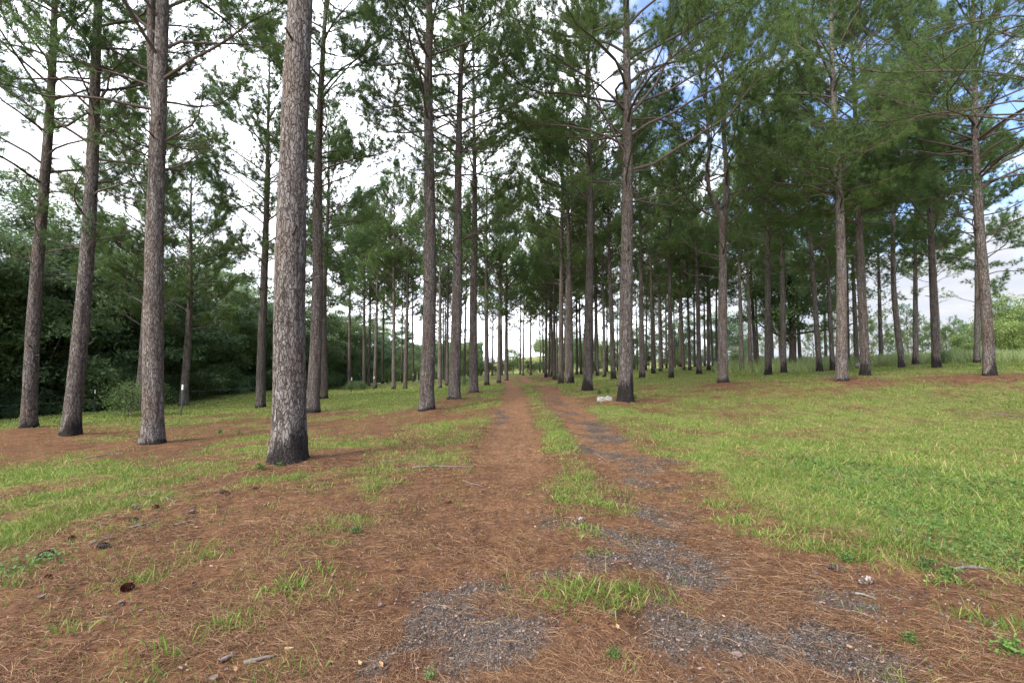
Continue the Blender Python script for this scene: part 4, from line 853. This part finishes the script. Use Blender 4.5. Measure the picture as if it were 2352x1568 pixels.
# small weeds: leafy seedlings
WD = [leafy(90, .26, .11, .05, 14, 14, .035, [M['bright'], M['shrub']], 8, .5, .3, .004, .09), leafy(91, .16, .12, .02, 12, 14, .035, [M['clover'], M['shrub']], 8, .5, .2, .003, .1)]
for px, py, t, s, lab in [(503,1000,0,1.5,'pale leafy seedling on the red litter between fork-topped and thickest pines'),(548,998,0,1.1,'low pale weed right of the leafy seedling'),(600,1078,1,1.5,'green weed sprouting at the left foot of the thickest trunk'),(640,1070,1,1.0,'small weed against the roots of the thickest trunk'),(815,1224,1,1.,'dark green weed on the litter left of the track'),(785,1220,1,.7,'small clover sprig left of the dark green weed'),(1395,903,1,2.6,'feathery green weed between the white log and the pale pine'),(1375,905,1,2.4,'feathery green weed just behind the white log'),(1460,915,1,2.0,'weed at the right foot of the pale pine'),(2130,1310,1,1.3,'leafy green weed at the lower right litter'),(2180,1330,1,1.3,'second leafy weed on the lower right litter'),(2310,1500,1,1.3,'upright weed near the lower right corner'),(1950,1290,1,1.,'small weed at the edge of the right gravel'),(2100,1480,1,.9,'low weed in the lower right needles'),(2000,1260,1,.9,'green sprig by the brown and white cone'),(1400,1510,1,.8,'small weed at the bottom of the track'),(990,1560,0,.5,'tiny sprout at the bottom edge'),(165,965,0,2.6,'thin pale sapling right beside the leftmost pine')]:
    if px == 165: px, py = 155, 975
    X, Y = ground_px(px, py); root = tree('weed', WD[t], X, Y, s*.62, px, lab, 'weed', 'weeds among the litter', tmat='shrub', cname='foliage', tname='stem')

# ------------------------------------------------------------------ wire fence
fr = empty('wire_fence', (-13.3, 12, Hs(-13.3, 12))); tag(fr, 'low wire fence with dark steel posts and white tips along the left slope', 'fence')
fo = np.array(fr.location)
posts = [(-14.0, 11.0)]
for px, py, D in [(415,968,20.0),(806,911,38),(858,903,43.5),(948,888,60),(997,885,72)]: posts.append((at(px, py, D)[0], D))
tops = []
def tpost(x, y, tip=True, h=1.27):
    z = Hs(x, y); mb = MB()
    for bx, by, w, dd in ((0, 0, .06, .014), (0, .022, .014, .044)):
        V = np.array([[sx*w/2+bx, sy*dd/2+by, zz] for zz in (-.2, h) for sx, sy in ((-1,-1),(1,-1),(1,1),(-1,1))])
        mb.add(V, np.array([[0,1,5,4],[1,2,6,5],[2,3,7,6],[3,0,4,7],[4,5,6,7]]), 0, False)
    o = link('post', mb.mesh('post', [M['steel']]), fr); o.location = Vector((x, y, z))-Vector(fo); o.rotation_euler = (0, rad(1.5), 0)
    if tip:
        mt = MB(); V = np.array([[sx*.03, sy*.03, zz] for zz in (h-.2, h+.012) for sx, sy in ((-1,-1),(1,-1),(1,1),(-1,1))])
        mt.add(V, np.array([[0,1,5,4],[1,2,6,5],[2,3,7,6],[3,0,4,7],[4,5,6,7]]), 0, False); link('tip', mt.mesh('tip', [M['white']]), o)
    return z
for k, (x, y) in enumerate(posts):
    tpost(x, y, k not in (5,))
for hgt in (.98, .52):
    P = []
    for (x0, y0), (x1, y1) in zip(posts[:-1], posts[1:]):
        for s in np.linspace(0, 1, 9)[:-1 if (x1, y1) != posts[-1] else None]:
            x, y = x0+(x1-x0)*s, y0+(y1-y0)*s; zz = Hs(x0, y0)*(1-s)+Hs(x1, y1)*s
            P.append([x, y, max(zz, Hs(x, y)-.15)+hgt-.05*math.sin(math.pi*s)])
    P = np.array(P) - fo; v, f = tube(P, .004, 5); link('wire', MB().add(v, f).mesh('wire', [M['wire']]), fr)
# separate boundary marker and a lone post near the woods
def marker(x, y, label, cap, cat):
    r = empty('marker_post', (x, y, Hs(x, y))); tag(r, label, cat)
    v, f = tube(np.array([[0,0,-.2],[0,0,.55],[0,0,.9]]), .05, 10); link('post', MB().add(v, f).mesh('marker', [M['white']]), r)
    v, f = tube(np.array([[0,0,.9],[0,0,1.05],[0,0,1.2],[0,0,1.21]]), [.055,.055,.05,.01], 10); link('cap', MB().add(v, f).mesh('cap', [M[cap]]), r)
marker(at(958, 872, 66)[0], 66, 'white marker post with orange cap beyond the fence near the crest', 'orange', 'marker')
tp = empty('fence_post', (at(216, 945, 24.5)[0], 24.5, Hs(at(216, 945, 24.5)[0], 24.5))); tag(tp, 'lone dark post with white tip before the woods right of the second leaning pine', 'post')
v, f = tube(np.array([[0,0,-.2],[0,0,.6],[0,0,.95]]), .02, 6); link('post', MB().add(v, f).mesh('lone_post', [M['steel']]), tp)
v, f = tube(np.array([[0,0,.95],[0,0,1.1],[0,0,1.16]]), .025, 6); link('tip', MB().add(v, f).mesh('lone_tip', [M['white']]), tp)

# ------------------------------------------------------------------ sky, sun, camera
SUN_AZ, SUN_EL = -138.0, 38.0
w = bpy.data.worlds.new('World'); SC.world = w; w.use_nodes = True; nt = w.node_tree; nt.nodes.clear(); L = nt.links
sky = N(nt, 'ShaderNodeTexSky'); sky.sky_type = 'NISHITA'; sky.sun_disc = False; sky.sun_elevation = rad(SUN_EL); sky.sun_rotation = rad(SUN_AZ); sky.air_density = 1.; sky.dust_density = .6; sky.ozone_density = 2.2
tcw = N(nt, 'ShaderNodeTexCoord'); d = tcw.outputs['Generated']
sp = N(nt, 'ShaderNodeSeparateXYZ'); L.new(d, sp.inputs[0])
zz = math_(nt, 'ADD', math_(nt, 'MAXIMUM', sp.outputs[2], 0.), .22)
cb = N(nt, 'ShaderNodeCombineXYZ'); L.new(math_(nt, 'DIVIDE', sp.outputs[0], zz), cb.inputs[0]); L.new(math_(nt, 'DIVIDE', sp.outputs[1], zz), cb.inputs[1])
n1 = noise(nt, cb.outputs[0], 2.1, 7, .55, .3); n2 = noise(nt, cb.outputs[0], 5.0, 5, .6)
right = ramp(nt, math_(nt, 'ADD', sp.outputs[0], math_(nt, 'MULTIPLY', sp.outputs[2], .25)), [(.16, (0,0,0)), (.50, (1,1,1))])
high = ramp(nt, sp.outputs[2], [(.14, (0,0,0)), (.34, (1,1,1))])
cov = math_(nt, 'SUBTRACT', math_(nt, 'ADD', n1, .20), math_(nt, 'MULTIPLY', math_(nt, 'MULTIPLY', right, high), .35))
side = ramp(nt, math_(nt, 'ABSOLUTE', sp.outputs[0]), [(.3, (0,0,0)), (.65, (1,1,1))])
lowl = math_(nt, 'MULTIPLY', side, ramp(nt, sp.outputs[2], [(.12, (1,1,1)), (.5, (0,0,0))]))
cf = ramp(nt, cov, [(.40, (0,0,0)), (.60, (1,1,1))])
cc = mixc(nt, ramp(nt, n2, [(.35, (0,0,0)), (.7, (1,1,1))]), (9.6,10.2,12.0), (14.,14.,14.2))
lowr = math_(nt, 'MULTIPLY', right, ramp(nt, sp.outputs[2], [(.15, (1,1,1)), (.42, (0,0,0))]))
band = noise(nt, mapped(nt, d, (2.2,2.2,11)), 1., 4)
cc = mixc(nt, lowr, cc, mixc(nt, ramp(nt, band, [(.4, (0,0,0)), (.6, (1,1,1))]), (1.75,2.0,2.6), (2.7,2.75,2.85)))
cc = mixc(nt, lowl, cc, mixc(nt, ramp(nt, n2, [(.35, (0,0,0)), (.65, (1,1,1))]), (2.35,2.5,2.85), (2.75,2.78,2.85)))
c = mixc(nt, cf, mixc(nt, .22, mixc(nt, 1., sky.outputs[0], (.75,.92,1.2), 'MULTIPLY'), (2.6,2.8,3.3)), cc)
bg = N(nt, 'ShaderNodeBackground', i_Strength=.1); L.new(c, bg.inputs[0]); ow = N(nt, 'ShaderNodeOutputWorld'); L.new(bg.outputs[0], ow.inputs[0])
sl = bpy.data.lights.new('sun', 'SUN'); sl.energy = 1.5; sl.angle = rad(20); sl.color = (1., .95, .87)
so = bpy.data.objects.new('sun', sl); COL.objects.link(so); so.location = (-20, 0, 40)
dv = Vector((math.sin(rad(SUN_AZ))*math.cos(rad(SUN_EL)), math.cos(rad(SUN_AZ))*math.cos(rad(SUN_EL)), math.sin(rad(SUN_EL))))
so.rotation_euler = dv.to_track_quat('Z', 'Y').to_euler()
cd = bpy.data.cameras.new('camera'); cd.sensor_width = 36; cd.lens = FPX/PW*36; cd.clip_end = 3000; cd.clip_start = .05
co = bpy.data.objects.new('camera', cd); COL.objects.link(co); co.location = (0, 0, EYE); co.rotation_euler = (math.pi/2+TILT, 0, 0)
SC.camera = co
SC.view_settings.view_transform = 'Standard'; SC.view_settings.look = 'None'; SC.view_settings.gamma = 1; SC.view_settings.exposure = 1.8
cy = SC.cycles; cy.max_bounces = 5; cy.diffuse_bounces = 4; cy.glossy_bounces = 1; cy.transmission_bounces = 3; cy.transparent_max_bounces = 4; cy.use_denoising = True; cy.denoiser = 'OPENIMAGEDENOISE'; cy.denoising_input_passes = 'RGB_ALBEDO_NORMAL'; cy.denoising_prefilter = 'NONE'
cy.caustics_reflective = False; cy.caustics_refractive = False
